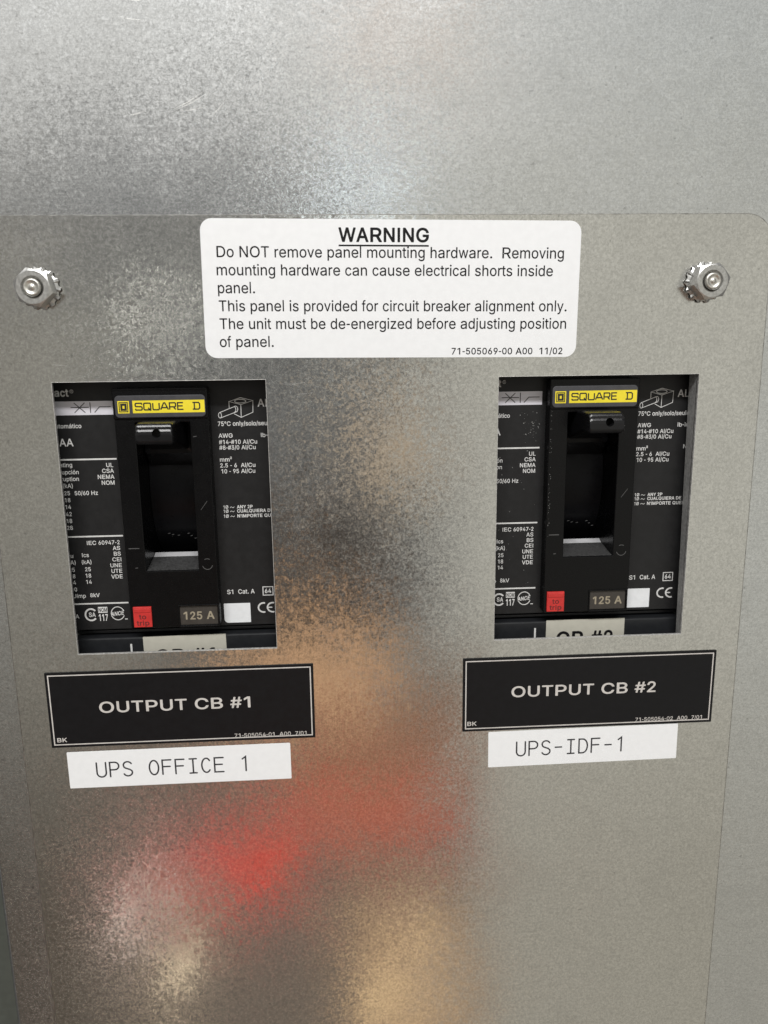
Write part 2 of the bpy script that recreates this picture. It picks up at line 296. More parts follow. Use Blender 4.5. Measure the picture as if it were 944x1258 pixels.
# outlines of a plain grotesque alphabet: advance width, then the contours of each letter in 1/1000
GLYPHS = {
    ' ': (198, ('', '', '')),
    '#': (395, ('59,-5 53,1 52,11 70,131 65,134 11,135 5,141 4,151 10,189 15,196 75,198 80,201 96,305 95,308 91,310 41,310 33,313 30,319 36,359 40,369 47,374 105,376 108,383 125,501 129,511 137,514 175,514 181,511 183,507 166,391 166,375 265,375 268,379 288,509 297,514 339,512 344,505 325,377 329,374 385,372 390,365 388,341 383,317 377,311 319,310 315,308 300,201 303,198 353,198 361,195 364,183 356,139 349,134 295,134 290,131 272,9 267,-3 259,-6 221,-6 215,-3 212,3 230,123 229,132 223,134 131,134 128,131 126,119 108,-1 101,-6;141,198 139,201 140,215 156,309 255,309 256,297 242,203 239,199', '59,-11 49,-5 46,9 63,125 59,128 11,129 2,133 -2,145 4,189 9,200 19,204 71,204 76,207 89,301 85,304 39,304 28,309 24,319 30,359 35,373 39,377 47,380 97,380 101,382 118,499 123,513 127,517 137,520 173,520 183,517 187,513 190,505 172,389 173,382 181,380 260,381 264,391 283,513 287,517 297,520 333,520 343,517 347,513 350,505 332,383 337,380 379,380 389,377 395,367 396,357 392,327 385,308 375,304 325,304 321,302 306,209 309,204 355,204 366,199 370,185 361,135 357,131 349,128 299,128 295,126 277,7 272,-7 259,-12 219,-11 210,-7 207,1 206,11 223,126 217,128 137,128 132,119 113,-5 109,-9 101,-12;149,204 146,207 146,215 158,295 161,302 241,304 249,302 250,297 238,217 234,205', '59,-19 44,-13 38,5 54,117 49,120 15,120 3,123 -5,129 -10,143 -4,189 2,205 19,212 65,212 69,219 72,233 79,294 37,297 25,301 19,309 16,319 18,333 22,359 29,379 35,384 47,388 93,390 96,397 111,501 117,519 124,525 137,528 175,528 189,523 194,517 198,505 181,391 187,388 251,388 255,390 272,505 279,522 297,528 335,528 349,523 354,517 358,505 341,391 345,388 381,388 395,383 401,375 404,357 399,325 395,309 391,302 375,296 331,296 327,294 316,215 319,212 355,212 367,208 373,203 378,183 372,143 367,129 361,124 349,120 307,120 302,117 286,9 280,-9 273,-16 259,-20 223,-20 211,-17 204,-13 199,1 198,11 214,117 209,120 147,120 140,117 124,3 119,-11 113,-16 101,-20;157,212 155,217 167,294 173,296 239,295 240,285 229,215 223,212')),
    "'": (136, ('51,313 46,317 44,323 40,505 43,511 49,514 87,514 93,511 96,503 96,437 94,427 92,321 89,315 83,312', '51,307 42,311 38,321 34,505 38,515 47,519 87,520 98,515 102,503 102,437 100,427 98,321 94,311 85,307', '51,299 36,305 30,321 26,505 31,519 39,525 51,528 87,528 104,521 110,505 110,437 108,427 106,321 101,307 93,301 81,298')),
    '(': (237, ('155,-101 149,-97 129,-59 89,61 72,163 72,241 82,327 92,381 101,415 127,493 151,541 159,544 199,544 207,541 209,535 191,487 173,431 156,367 144,301 138,237 137,207 144,117 155,67 185,-31 209,-95 207,-99 201,-102', '155,-107 149,-105 143,-100 125,-65 85,53 72,117 66,163 66,241 76,327 86,381 103,441 123,499 143,541 149,547 159,550 199,550 211,546 215,535 179,431 162,367 150,301 144,237 143,207 150,117 161,67 189,-25 215,-95 211,-104 201,-108', '155,-115 145,-112 138,-107 118,-69 79,45 60,143 58,165 58,241 68,327 79,383 97,449 123,519 137,547 145,554 159,558 199,558 217,552 221,545 223,535 185,423 170,367 160,315 154,265 152,181 158,117 171,61 197,-23 219,-79 223,-95 219,-107 211,-113 199,-116')),
    ')': (237, ('33,-101 29,-99 28,-93 57,-17 84,73 98,157 100,217 92,309 80,371 49,481 27,537 29,541 35,544 79,544 89,539 111,493 131,433 145,379 156,327 164,261 166,173 162,133 143,43 123,-19 106,-65 89,-97 85,-100', '33,-107 24,-103 22,-93 53,-11 77,71 92,157 94,219 86,309 74,371 43,481 21,537 25,546 35,550 79,550 89,547 95,542 115,499 137,433 151,379 162,327 170,261 172,173 168,133 149,43 127,-25 110,-71 95,-99 89,-105 79,-108', '33,-115 23,-112 17,-108 14,-101 14,-89 45,-9 69,71 84,157 86,219 78,309 66,371 37,473 15,529 13,537 17,549 25,555 37,558 79,558 95,553 104,543 123,501 147,427 170,327 178,259 180,173 176,133 155,35 123,-59 104,-101 95,-111 81,-116')),
    '-': (237, ('41,183 35,188 34,197 34,241 37,247 41,249 191,250 197,248 201,243 202,191 199,185 195,183', '41,177 32,181 28,191 28,241 31,249 35,253 45,256 191,256 201,253 205,249 208,239 208,193 205,183 201,179 191,176', '41,169 26,175 20,191 20,241 25,255 31,260 45,264 191,264 205,260 212,253 216,239 216,191 211,177 205,172 191,168')),
    '.': (198, ('95,-9 79,-6 61,7 51,23 47,41 48,51 55,67 63,77 83,89 107,92 129,83 142,73 151,57 154,39 150,23 137,4 117,-7', '95,-15 75,-10 56,3 45,23 41,41 42,51 49,69 60,83 83,95 107,98 131,89 148,75 157,57 160,39 155,19 139,-2 117,-13', '73,-18 50,-3 39,15 34,33 34,51 42,73 54,89 75,101 93,106 107,106 135,96 154,81 163,65 168,39 162,15 145,-8 125,-19 103,-24')),
    '/': (198, ('13,-81 8,-77 6,-69 135,527 139,535 145,538 185,537 191,531 190,517 63,-71 59,-79 53,-82', '13,-87 3,-81 0,-69 129,527 134,539 143,543 185,543 194,539 198,527 69,-71 64,-83 55,-87', '13,-95 3,-92 -3,-88 -8,-69 123,535 130,547 145,552 181,552 193,549 201,543 206,527 75,-79 70,-89 63,-93 51,-96')),
    '0': (395, ('187,-11 153,-5 111,19 76,63 55,111 42,163 36,219 36,289 40,333 53,391 79,451 109,488 147,511 161,516 199,522 243,513 281,491 302,469 318,447 341,393 354,339 358,301 358,207 354,169 343,121 320,65 310,49 285,20 245,-4 207,-12;193,57 167,63 152,73 143,82 127,107 113,145 104,197 102,279 104,311 112,363 129,405 146,431 163,443 171,448 199,454 225,447 245,434 269,399 281,367 288,331 294,245 290,191 284,153 267,105 250,79 233,67 221,61', '187,-17 147,-9 109,13 78,49 70,61 49,111 36,163 30,219 30,289 34,333 47,391 74,455 107,494 145,517 199,528 249,517 283,497 298,483 324,449 347,393 360,339 364,301 364,207 360,169 349,121 325,61 316,47 287,14 251,-8 207,-18;193,63 173,67 153,80 135,105 127,123 118,147 110,197 108,279 110,311 118,361 135,403 151,427 165,437 177,443 199,448 221,442 243,428 265,393 275,365 282,331 288,245 284,191 278,153 264,111 247,85 237,77 221,67', '187,-25 145,-17 103,7 65,54 43,103 28,163 22,219 22,289 28,345 41,399 67,460 101,500 139,523 161,530 199,536 245,527 263,519 292,501 314,477 329,456 353,401 368,339 372,301 372,207 368,169 355,113 332,57 322,41 293,8 253,-16 207,-26;193,71 175,75 158,87 141,111 135,125 126,149 118,197 116,279 118,311 124,349 138,393 159,423 177,435 199,440 219,434 237,422 257,391 269,357 274,331 280,245 276,191 270,153 256,115 239,89 231,83 219,75')),
    '1': (395, ('201,-5 196,-1 194,5 194,433 191,435 187,433 84,357 75,353 71,355 68,361 68,425 73,433 183,512 261,514 267,511 270,503 270,3 267,-3 261,-6', '201,-11 192,-7 188,5 188,421 185,423 181,421 85,351 75,347 66,351 62,361 62,425 68,437 179,517 189,520 261,520 272,515 276,503 276,3 272,-7 261,-12', '201,-19 186,-13 180,5 180,405 177,407 165,399 91,345 81,340 69,340 59,346 54,361 54,425 61,442 175,524 189,528 261,528 278,521 284,503 284,3 279,-11 271,-17 259,-20')),
    '2': (395, ('57,-5 53,-3 50,3 50,43 53,51 241,284 263,323 272,355 272,385 263,417 252,431 240,441 217,451 195,454 171,451 155,443 137,429 126,409 119,389 117,363 115,359 109,356 63,356 55,359 52,367 54,391 61,419 71,445 91,475 121,499 161,518 197,522 233,517 275,498 302,473 317,451 334,411 338,377 336,345 329,319 319,294 291,247 262,207 145,64 151,62 337,61 341,59 344,53 343,1 339,-4 333,-6', '57,-11 48,-7 44,3 44,43 47,53 235,287 247,305 261,335 266,351 266,379 264,397 259,411 247,428 231,439 221,443 189,448 173,445 161,440 141,424 131,407 125,389 124,365 119,354 107,350 61,350 50,355 46,367 50,405 57,425 65,447 87,480 121,506 159,523 191,528 239,521 277,504 308,475 323,453 340,411 344,377 342,345 335,319 323,289 297,245 236,165 158,71 163,68 331,68 341,66 347,61 350,53 349,1 345,-8 333,-12', '57,-19 42,-13 36,3 36,43 40,57 229,293 244,315 255,343 258,355 258,383 251,409 242,421 231,429 213,437 199,440 177,438 153,424 143,411 133,387 132,365 125,348 109,342 61,342 44,349 38,365 42,405 47,421 59,453 81,486 113,511 151,529 161,532 199,536 241,529 283,510 314,481 329,459 348,411 352,377 350,345 337,301 311,251 274,199 175,79 181,76 333,76 347,72 353,67 358,53 358,5 355,-7 349,-15 333,-20')),
    '3': (395, ('151,-9 119,3 95,17 76,31 57,53 39,90 32,129 35,135 41,138 97,136 101,131 107,105 114,91 131,74 145,65 167,58 197,56 215,59 233,65 255,78 269,95 278,119 280,159 271,191 260,209 237,229 213,237 179,242 139,242 133,245 130,251 130,295 133,303 237,438 239,445 61,447 57,449 54,455 55,507 59,512 65,514 323,513 327,511 330,505 330,465 327,457 207,297 209,294 233,293 265,283 277,277 303,258 323,232 329,221 344,183 348,139 343,105 329,67 323,57 304,33 279,13 261,3 231,-8 201,-12', '151,-15 112,-1 81,19 70,29 51,51 35,85 26,129 30,139 41,144 91,144 101,141 106,135 111,113 116,99 131,82 151,69 181,62 213,64 233,71 251,83 263,97 272,119 274,159 265,191 254,207 231,225 199,234 137,237 128,241 124,251 124,295 127,305 205,406 227,438 221,440 65,440 55,443 51,447 48,455 49,507 53,516 65,520 323,519 332,515 336,505 336,465 333,455 219,303 221,300 233,299 279,283 307,262 329,233 350,183 354,139 349,105 329,55 307,28 281,7 267,-1 231,-14 201,-18', '171,-25 143,-21 110,-9 75,13 64,23 45,45 27,83 18,129 24,145 39,151 91,152 103,149 112,141 119,113 128,97 139,86 153,77 181,70 211,72 225,77 245,89 257,103 266,133 266,159 259,183 247,202 229,217 211,223 181,228 141,228 129,231 121,237 116,251 116,297 121,311 211,429 205,432 65,432 51,436 45,441 40,455 40,503 43,515 49,523 65,528 317,528 331,525 339,519 344,505 344,465 341,452 234,309 286,289 315,266 339,233 355,193 362,155 362,135 355,97 341,59 335,48 308,17 281,-3 253,-15 221,-24 201,-26')),
    '4': (395, ('247,-5 243,-3 240,3 240,93 237,98 39,98 31,101 28,109 28,153 30,161 208,507 211,511 219,514 267,514 273,511 274,505 104,171 109,168 238,169 240,175 241,317 245,322 251,324 293,324 301,321 304,313 304,171 309,168 355,168 363,165 366,157 366,107 363,101 357,98 309,98 305,96 304,5 301,-3 293,-6', '247,-11 238,-7 234,3 234,85 232,91 37,92 26,97 22,109 22,155 26,167 203,511 209,517 219,520 269,519 279,513 279,501 120,191 115,179 115,175 232,175 234,181 234,313 237,323 241,327 249,330 293,330 305,326 310,315 310,177 315,174 359,173 368,169 372,157 372,109 368,97 357,92 315,92 310,89 310,5 306,-7 295,-12', '247,-19 232,-13 226,3 226,79 224,83 37,84 20,91 14,109 14,155 18,169 197,517 205,524 219,528 265,528 277,525 284,521 287,515 287,499 127,185 133,182 224,183 226,189 226,313 229,326 235,333 249,338 295,338 312,331 318,315 318,185 323,182 355,182 368,179 375,173 380,157 380,107 374,91 357,84 323,84 318,81 318,5 313,-12 307,-16 295,-20')),
    '5': (395, ('179,-11 153,-7 121,6 95,24 85,34 69,55 53,91 46,127 48,131 55,136 105,135 112,127 117,109 125,93 135,80 149,69 171,58 195,56 217,59 240,71 258,89 268,107 278,135 280,161 278,189 269,218 254,241 237,257 215,267 197,270 167,269 133,256 111,240 61,246 54,251 52,259 79,507 83,512 89,514 317,513 323,508 324,499 324,455 321,449 317,447 143,446 137,441 125,317 155,331 179,338 197,340 231,335 263,323 287,306 306,287 319,267 335,233 346,183 346,149 341,115 328,75 304,39 275,13 233,-7 203,-12', '179,-17 153,-13 117,1 93,18 78,33 63,53 49,85 40,127 43,135 47,139 57,142 101,142 111,139 117,131 123,111 131,95 139,84 150,75 173,64 193,62 213,64 237,76 252,91 263,109 272,135 274,161 272,189 264,215 248,239 235,251 213,261 197,264 167,263 135,250 119,237 111,234 61,240 53,243 49,247 46,259 73,507 77,516 89,520 317,519 326,515 330,505 330,455 327,447 323,443 313,440 147,440 142,437 132,339 133,330 137,330 149,335 179,344 203,346 231,341 261,331 281,319 312,289 328,265 341,233 352,183 352,149 347,115 332,71 310,37 277,7 239,-11 203,-18', '179,-25 145,-19 113,-6 87,12 72,27 57,47 41,83 32,127 35,137 41,145 55,150 101,150 113,147 121,141 134,105 148,87 163,77 173,73 189,70 211,72 232,83 247,98 257,116 264,137 266,155 264,189 256,211 242,233 229,245 209,254 197,256 169,255 137,241 123,230 111,226 61,232 49,236 43,241 38,259 62,497 67,515 73,523 89,528 311,528 325,525 333,519 338,503 338,455 334,443 329,437 313,432 157,432 150,429 142,359 143,344 179,352 205,354 231,349 263,339 288,325 318,295 334,271 347,241 358,199 360,181 360,147 353,107 340,67 316,31 283,1 241,-19 203,-26')),
    '6': (395, ('185,-11 159,-7 121,11 92,35 71,67 55,113 52,129 50,159 52,197 65,241 84,287 117,347 214,509 221,514 277,514 284,509 282,501 173,317 175,314 207,320 241,315 279,299 306,275 329,240 342,197 344,169 342,115 329,79 321,63 304,37 277,12 237,-7 209,-12;173,59 157,67 136,85 127,101 118,127 116,175 119,191 128,217 137,231 153,246 173,256 209,258 221,255 242,245 258,229 265,217 278,183 278,131 265,97 258,85 243,70 221,59 199,54', '185,-17 153,-11 119,5 86,33 65,65 49,113 46,129 44,159 46,197 61,247 79,291 111,349 209,514 221,520 277,520 285,517 289,513 291,507 288,499 186,327 189,324 207,326 239,322 277,307 313,276 333,245 348,197 350,169 348,115 327,61 310,35 279,6 237,-13 209,-18;191,61 179,63 159,73 141,89 131,107 124,127 122,175 125,191 131,209 142,227 155,240 173,249 183,252 209,252 219,249 241,238 253,226 262,211 272,183 272,131 259,99 252,87 241,76 213,63', '185,-25 151,-19 113,-1 80,27 59,59 40,115 36,155 38,197 53,249 72,295 105,355 203,520 209,524 221,528 277,528 289,524 295,520 298,509 297,499 201,337 203,334 249,327 283,314 305,296 319,281 341,247 356,197 358,169 356,115 341,71 333,55 316,29 285,0 245,-19 209,-26;191,69 181,71 165,79 147,95 139,109 132,129 130,143 130,175 133,189 140,209 148,221 161,234 183,244 209,244 235,232 247,220 256,205 264,181 264,133 253,105 246,93 235,82 213,71')),
    '7': (395, ('87,-5 81,1 83,9 273,443 267,446 55,447 51,449 48,455 49,508 53,512 59,514 340,513 346,505 345,445 152,3 147,-3 141,-6', '87,-11 79,-8 76,-3 75,3 79,15 264,437 259,440 61,440 51,442 45,447 42,455 42,503 45,513 49,517 59,520 333,520 345,517 349,513 352,503 352,449 349,439 156,-1 149,-9 141,-12', '87,-19 75,-15 69,-8 67,3 71,17 252,429 247,432 59,432 47,435 39,441 34,455 34,503 38,517 45,524 59,528 333,528 349,524 355,519 360,505 360,449 357,437 164,-5 155,-15 141,-20')),
    '8': (395, ('181,-11 153,-7 119,5 83,30 61,59 49,85 42,107 39,135 43,169 51,195 61,213 84,245 118,267 101,278 77,304 61,341 56,367 56,395 59,417 71,447 95,481 119,499 161,517 199,522 233,517 260,507 277,497 300,479 319,453 329,431 336,413 338,393 338,367 333,341 317,304 294,279 277,267 309,246 327,225 343,193 351,169 356,133 349,95 337,64 332,55 307,26 277,6 241,-7 209,-12;179,57 149,65 132,77 117,95 111,111 106,135 111,167 118,185 126,197 151,218 169,225 183,228 209,228 225,225 243,218 255,210 276,185 283,167 288,143 283,111 272,87 247,66 213,56;187,297 173,299 159,305 143,317 131,333 125,351 122,371 124,397 132,419 143,433 159,445 175,451 193,454 217,452 242,441 253,432 263,418 269,401 272,385 270,351 263,333 257,324 235,305 219,298', '181,-17 153,-13 113,1 77,28 55,57 45,79 38,97 33,135 36,167 47,201 61,225 76,245 103,267 71,303 57,335 52,353 50,373 52,415 67,453 90,485 117,505 161,523 199,528 233,523 265,511 279,503 306,481 325,455 333,437 341,415 344,393 344,367 339,341 323,303 291,267 312,251 334,225 347,199 357,169 362,133 355,95 340,57 309,20 281,1 241,-13 209,-18;179,63 151,71 134,83 123,97 117,111 112,135 117,167 124,185 139,202 153,213 183,222 209,222 223,219 239,214 253,204 272,181 282,143 277,111 266,89 243,70 213,62;187,303 175,305 161,311 148,321 137,335 131,351 128,371 130,397 137,416 151,432 161,439 175,445 193,448 215,446 240,435 249,427 259,413 266,385 264,353 257,334 243,318 233,311 219,304', '181,-25 145,-19 111,-7 71,22 49,51 37,77 28,107 25,135 28,167 40,205 62,241 76,257 89,267 88,271 62,301 49,333 44,353 42,373 44,415 59,455 84,491 111,511 153,529 199,536 241,529 268,519 285,509 312,487 331,461 341,439 349,415 352,393 352,367 348,343 329,297 306,271 305,267 319,256 338,235 354,205 366,167 370,133 361,87 348,55 328,27 315,14 285,-6 249,-19 211,-26;179,71 159,76 151,81 136,93 129,103 120,137 125,165 131,179 143,194 157,205 171,211 185,214 209,214 233,207 252,193 265,175 274,141 269,113 260,95 239,78 213,70;187,311 167,317 157,324 144,339 138,355 136,381 143,409 159,428 177,437 201,440 221,435 243,421 249,413 255,399 258,367 251,341 235,322 217,312')),
    '9': (395, ('115,-5 109,1 111,7 221,191 219,193 203,190 153,193 115,211 88,233 66,269 52,309 50,359 54,397 67,433 75,447 92,473 121,497 157,515 169,518 197,522 227,518 238,515 277,496 302,473 323,441 342,389 344,361 342,309 331,271 306,213 277,161 181,0 171,-6;175,253 156,261 136,281 127,295 118,321 116,367 125,403 139,426 154,441 173,450 199,454 219,451 239,441 259,421 269,403 278,377 278,327 265,291 258,279 243,264 219,253 203,250', '115,-11 105,-5 103,1 105,9 207,181 205,184 175,184 147,189 113,205 81,232 61,266 46,309 44,359 48,397 65,443 86,475 118,503 151,519 169,524 197,528 227,524 243,519 279,502 308,475 329,443 348,389 350,361 348,309 335,265 312,211 283,159 187,-2 179,-9 171,-12;177,259 158,267 142,283 133,297 124,321 122,367 129,397 145,424 157,435 176,445 199,448 217,445 235,436 253,419 265,397 272,377 272,327 259,293 252,281 241,270 219,259 203,256', '115,-19 105,-16 99,-11 95,1 97,11 193,173 189,176 153,179 126,189 106,199 75,227 53,265 38,309 36,359 40,397 59,449 80,481 112,509 149,527 169,532 197,536 227,532 245,527 284,509 314,481 335,449 356,389 358,361 356,309 343,263 318,205 289,153 193,-8 185,-15 171,-20;187,265 163,274 148,289 139,303 130,335 130,369 138,397 155,422 163,429 179,437 201,440 215,437 232,429 246,415 253,403 264,375 264,327 253,299 246,287 235,276 215,266')),
    'A': (474, ('17,-5 11,1 19,25 192,507 195,511 203,514 274,513 281,503 305,437 459,11 462,3 460,-1 455,-5 449,-6 395,-6 385,-1 339,127 333,136 143,136 136,133 89,-1 79,-6;165,204 163,209 197,309 235,431 237,429 273,315 310,207 305,204', '17,-11 7,-5 7,7 187,511 193,517 203,520 269,520 279,517 285,509 463,17 468,3 465,-5 461,-9 451,-12 395,-12 382,-7 378,-1 335,121 329,130 147,130 140,127 93,-6 79,-12;173,210 171,215 203,309 231,401 234,409 237,410 269,309 302,213 297,210', '17,-19 7,-16 1,-11 -3,1 -1,9 180,515 187,523 201,528 269,528 283,524 289,520 293,511 471,19 476,3 472,-9 465,-16 451,-20 393,-20 377,-14 371,-5 325,121 151,122 146,119 103,-5 99,-12 91,-17 81,-20;183,219 183,223 209,301 231,373 234,381 237,382 290,221 285,218')),
    'B': (474, ('63,-5 58,-1 56,7 56,501 58,509 67,514 265,514 303,509 345,495 373,476 398,449 416,409 420,367 417,345 408,319 389,294 375,283 346,267 383,247 404,231 421,207 435,175 440,131 435,101 419,63 399,38 383,27 359,13 313,-2 265,-6;139,62 136,69 136,217 138,223 273,224 289,222 321,209 336,199 351,181 360,161 362,129 357,107 339,85 305,68 249,62;139,290 136,297 136,439 138,445 251,446 293,440 319,426 337,401 342,377 339,347 330,327 317,314 303,305 277,295 243,290', '63,-11 54,-7 50,5 50,501 53,513 57,517 67,520 265,520 301,516 347,501 375,482 404,451 422,409 426,367 423,345 413,317 392,289 361,267 385,253 410,233 427,209 441,175 446,131 441,101 425,61 403,34 385,21 365,9 313,-8 265,-12;145,68 142,75 142,211 144,217 273,218 289,216 313,207 333,194 345,179 354,159 356,129 351,109 333,89 305,75 251,68;145,296 142,303 142,433 144,439 251,440 283,436 294,433 316,421 331,399 336,377 336,359 333,349 324,329 301,311 277,301 243,296', '63,-19 48,-13 42,5 42,501 47,519 55,525 67,528 265,528 303,523 353,507 381,488 410,457 423,429 430,409 434,369 432,347 427,331 420,311 411,298 400,285 379,267 417,238 436,211 449,175 454,139 450,103 445,87 431,55 405,24 371,3 313,-16 265,-20;153,76 150,79 150,85 150,205 153,210 275,210 287,208 307,201 325,189 340,171 348,149 346,119 336,103 323,92 301,82 251,76;153,304 150,311 150,425 152,431 251,432 283,428 310,415 321,399 328,379 327,357 318,335 295,317 275,309 243,304')),
    'C': (513, ('237,-11 195,-1 147,21 123,38 101,59 75,97 60,123 51,147 40,187 34,239 36,297 51,361 68,401 96,443 125,472 153,492 181,505 211,515 257,522 303,520 337,511 367,500 407,475 427,458 447,434 460,413 473,381 481,351 480,347 471,342 409,344 403,353 390,385 377,404 353,425 315,443 277,450 249,448 223,443 189,427 155,399 141,377 131,359 116,315 110,247 116,193 132,147 156,109 189,81 227,64 259,60 289,60 319,67 331,72 351,83 371,98 387,119 397,137 404,159 409,164 473,166 479,163 481,157 471,123 453,85 436,59 409,35 383,18 341,-1 291,-12', '237,-17 189,-5 145,15 121,32 96,55 69,95 47,141 34,187 28,239 30,297 45,361 62,403 77,427 96,453 123,478 147,495 171,508 211,521 257,528 303,526 355,511 381,500 410,481 437,456 461,423 475,393 487,351 485,343 481,339 471,336 415,336 405,339 399,346 393,365 384,383 372,401 351,419 315,437 277,444 249,442 225,437 191,421 161,396 147,375 137,359 122,315 116,247 122,193 136,151 162,111 191,87 229,70 259,66 289,66 327,76 349,89 367,103 389,135 399,162 405,169 415,172 473,172 484,167 487,157 475,117 459,83 442,57 411,29 383,10 341,-7 291,-18', '237,-25 187,-13 139,9 115,26 90,49 67,83 48,115 39,139 26,187 20,239 22,297 39,369 56,409 71,433 90,459 117,484 145,504 173,517 203,527 233,534 257,536 303,534 357,519 387,506 417,486 444,461 467,429 483,395 495,351 493,341 487,333 473,328 415,328 401,332 395,337 380,375 365,396 345,413 307,431 277,436 249,434 227,429 199,416 171,394 157,375 143,351 130,313 124,247 130,195 144,155 168,117 197,93 231,78 257,74 287,74 311,79 323,84 343,95 361,109 383,141 395,171 403,177 415,180 473,180 490,173 495,157 483,115 465,77 448,51 417,23 391,6 349,-13 291,-26')),
    'D': (513, ('61,-5 56,-1 54,7 54,501 56,509 65,514 263,514 321,501 365,481 411,446 431,417 443,399 461,363 472,325 478,265 476,213 472,185 461,147 429,87 411,64 389,45 365,29 337,14 307,5 265,-4 237,-6;137,62 134,69 134,443 139,446 233,446 283,439 321,424 357,396 375,369 381,359 398,309 402,257 398,201 380,149 361,118 351,108 323,87 283,71 215,62', '61,-11 52,-7 48,5 48,501 51,513 55,517 65,520 263,520 321,507 339,501 367,487 414,451 437,419 449,401 465,369 478,325 484,265 482,213 478,185 465,141 435,85 417,62 391,39 367,23 343,10 307,-1 265,-10 237,-12;143,68 140,75 140,437 145,440 233,440 281,433 317,420 353,391 376,355 392,309 396,257 392,201 376,153 349,114 321,93 277,75 215,68', '61,-19 46,-13 40,5 40,501 45,519 53,525 65,528 263,528 329,513 373,493 420,457 443,425 455,407 473,371 486,325 492,265 490,213 486,185 473,139 441,79 423,56 397,33 373,17 345,2 315,-7 265,-18 237,-20;151,76 148,83 148,429 153,432 233,432 271,427 313,412 345,387 351,379 369,351 384,307 388,257 384,203 368,157 343,120 315,99 275,83 215,76')),
    'E': (474, ('69,-5 64,-1 62,7 62,501 64,509 69,513 75,514 413,514 421,512 426,505 426,457 424,451 419,447 153,446 147,444 146,299 148,293 399,292 405,289 408,283 408,235 405,225 397,222 148,221 146,215 146,69 147,64 151,62 423,61 427,59 430,53 428,-1 423,-5 417,-6', '69,-11 60,-7 56,5 56,501 59,513 63,517 75,520 413,520 425,517 429,513 432,505 432,455 428,445 419,441 159,440 153,438 152,305 154,299 401,297 410,293 414,283 414,235 410,221 399,216 154,215 152,209 152,75 153,70 157,68 423,67 432,63 436,53 436,5 433,-5 429,-9 419,-12', '69,-19 54,-13 48,5 48,501 53,519 61,525 75,528 415,528 431,523 436,517 440,505 440,457 435,441 427,435 415,432 167,432 161,430 160,313 162,307 397,306 409,303 417,297 422,283 422,235 419,221 416,215 399,208 162,207 160,201 160,83 161,78 165,76 417,76 431,73 439,67 444,53 444,5 439,-11 431,-17 419,-20')),
    'G': (553, ('251,-11 219,-5 187,5 155,21 127,40 87,83 65,121 45,177 38,219 38,291 45,331 68,395 92,433 129,470 157,490 189,505 213,513 245,520 269,522 319,520 357,511 397,496 436,471 455,454 477,425 500,387 508,357 508,347 499,342 433,344 409,387 398,401 371,425 337,441 311,448 277,450 235,443 199,427 171,406 161,395 138,359 122,313 116,247 122,195 138,149 165,109 199,81 241,64 275,60 327,63 365,77 396,99 419,133 429,159 433,189 429,192 305,192 299,194 294,203 294,251 297,259 305,262 501,262 511,259 514,251 514,197 508,145 491,102 478,79 447,44 407,17 347,-6 299,-12', '251,-17 219,-11 187,-1 153,15 125,34 81,81 61,115 38,179 32,219 32,291 39,331 63,399 79,425 96,447 127,476 155,496 183,509 213,519 245,526 269,528 319,526 357,517 403,500 438,477 458,459 479,433 504,393 515,351 513,343 509,339 499,336 439,336 429,339 425,343 403,385 379,412 353,428 329,437 311,442 277,444 237,437 205,424 167,393 143,357 128,313 122,247 128,195 143,151 169,114 205,85 241,71 257,68 301,66 327,69 361,82 391,103 409,127 415,139 424,161 426,183 421,186 305,186 295,189 291,193 288,203 288,251 292,263 305,268 503,268 515,264 520,253 520,197 514,145 495,97 484,77 449,38 409,11 347,-12 299,-18', '251,-25 211,-17 179,-7 147,9 119,28 75,74 53,113 31,177 24,219 24,291 33,339 56,403 80,441 121,482 149,502 181,517 205,525 245,534 267,536 319,534 365,523 405,508 444,483 464,465 485,439 512,393 523,351 521,340 515,333 501,328 439,328 426,331 419,337 397,380 371,408 349,421 313,433 279,436 247,432 211,418 173,387 150,353 136,311 130,247 136,197 151,155 174,121 205,94 245,78 275,74 323,76 355,88 383,107 406,137 415,161 418,175 413,178 305,178 287,184 280,201 280,253 287,270 305,276 503,276 516,273 523,267 528,253 528,197 526,177 519,135 502,91 490,71 454,31 411,2 357,-17 301,-26')),
    'H': (513, ('61,-5 56,-1 54,7 54,501 57,511 65,514 119,514 125,512 129,507 130,301 132,295 373,294 380,295 382,299 383,507 387,512 393,514 447,514 455,511 458,499 458,7 455,-3 447,-6 393,-6 387,-4 383,1 382,219 380,225 137,226 132,225 130,221 129,1 127,-3 121,-6', '61,-11 52,-7 48,5 48,501 52,515 63,520 119,520 129,517 133,513 136,503 136,307 138,301 369,300 374,301 376,305 376,503 379,513 383,517 393,520 447,520 459,516 464,501 464,7 460,-7 449,-12 393,-12 383,-9 379,-5 376,5 376,213 374,219 143,220 138,219 136,215 136,7 134,-3 129,-9 121,-12', '61,-19 46,-13 40,5 40,501 45,520 51,524 63,528 119,528 133,524 140,517 144,503 144,315 146,309 361,308 366,309 368,313 368,503 372,517 379,524 393,528 447,528 464,523 469,515 472,501 472,7 467,-12 461,-16 449,-20 393,-20 377,-15 371,-8 368,5 368,205 366,211 151,212 146,211 144,207 144,5 141,-7 135,-15 121,-20')),
    'I': (198, ('67,-5 62,-1 60,5 60,505 63,511 69,514 127,514 133,511 136,503 136,3 133,-3 127,-6', '67,-11 58,-7 54,5 54,505 58,515 69,520 127,520 138,515 142,503 142,3 138,-7 127,-12', '67,-19 52,-13 46,5 46,505 51,519 59,525 71,528 127,528 144,521 150,503 150,3 145,-11 137,-17 125,-20')),
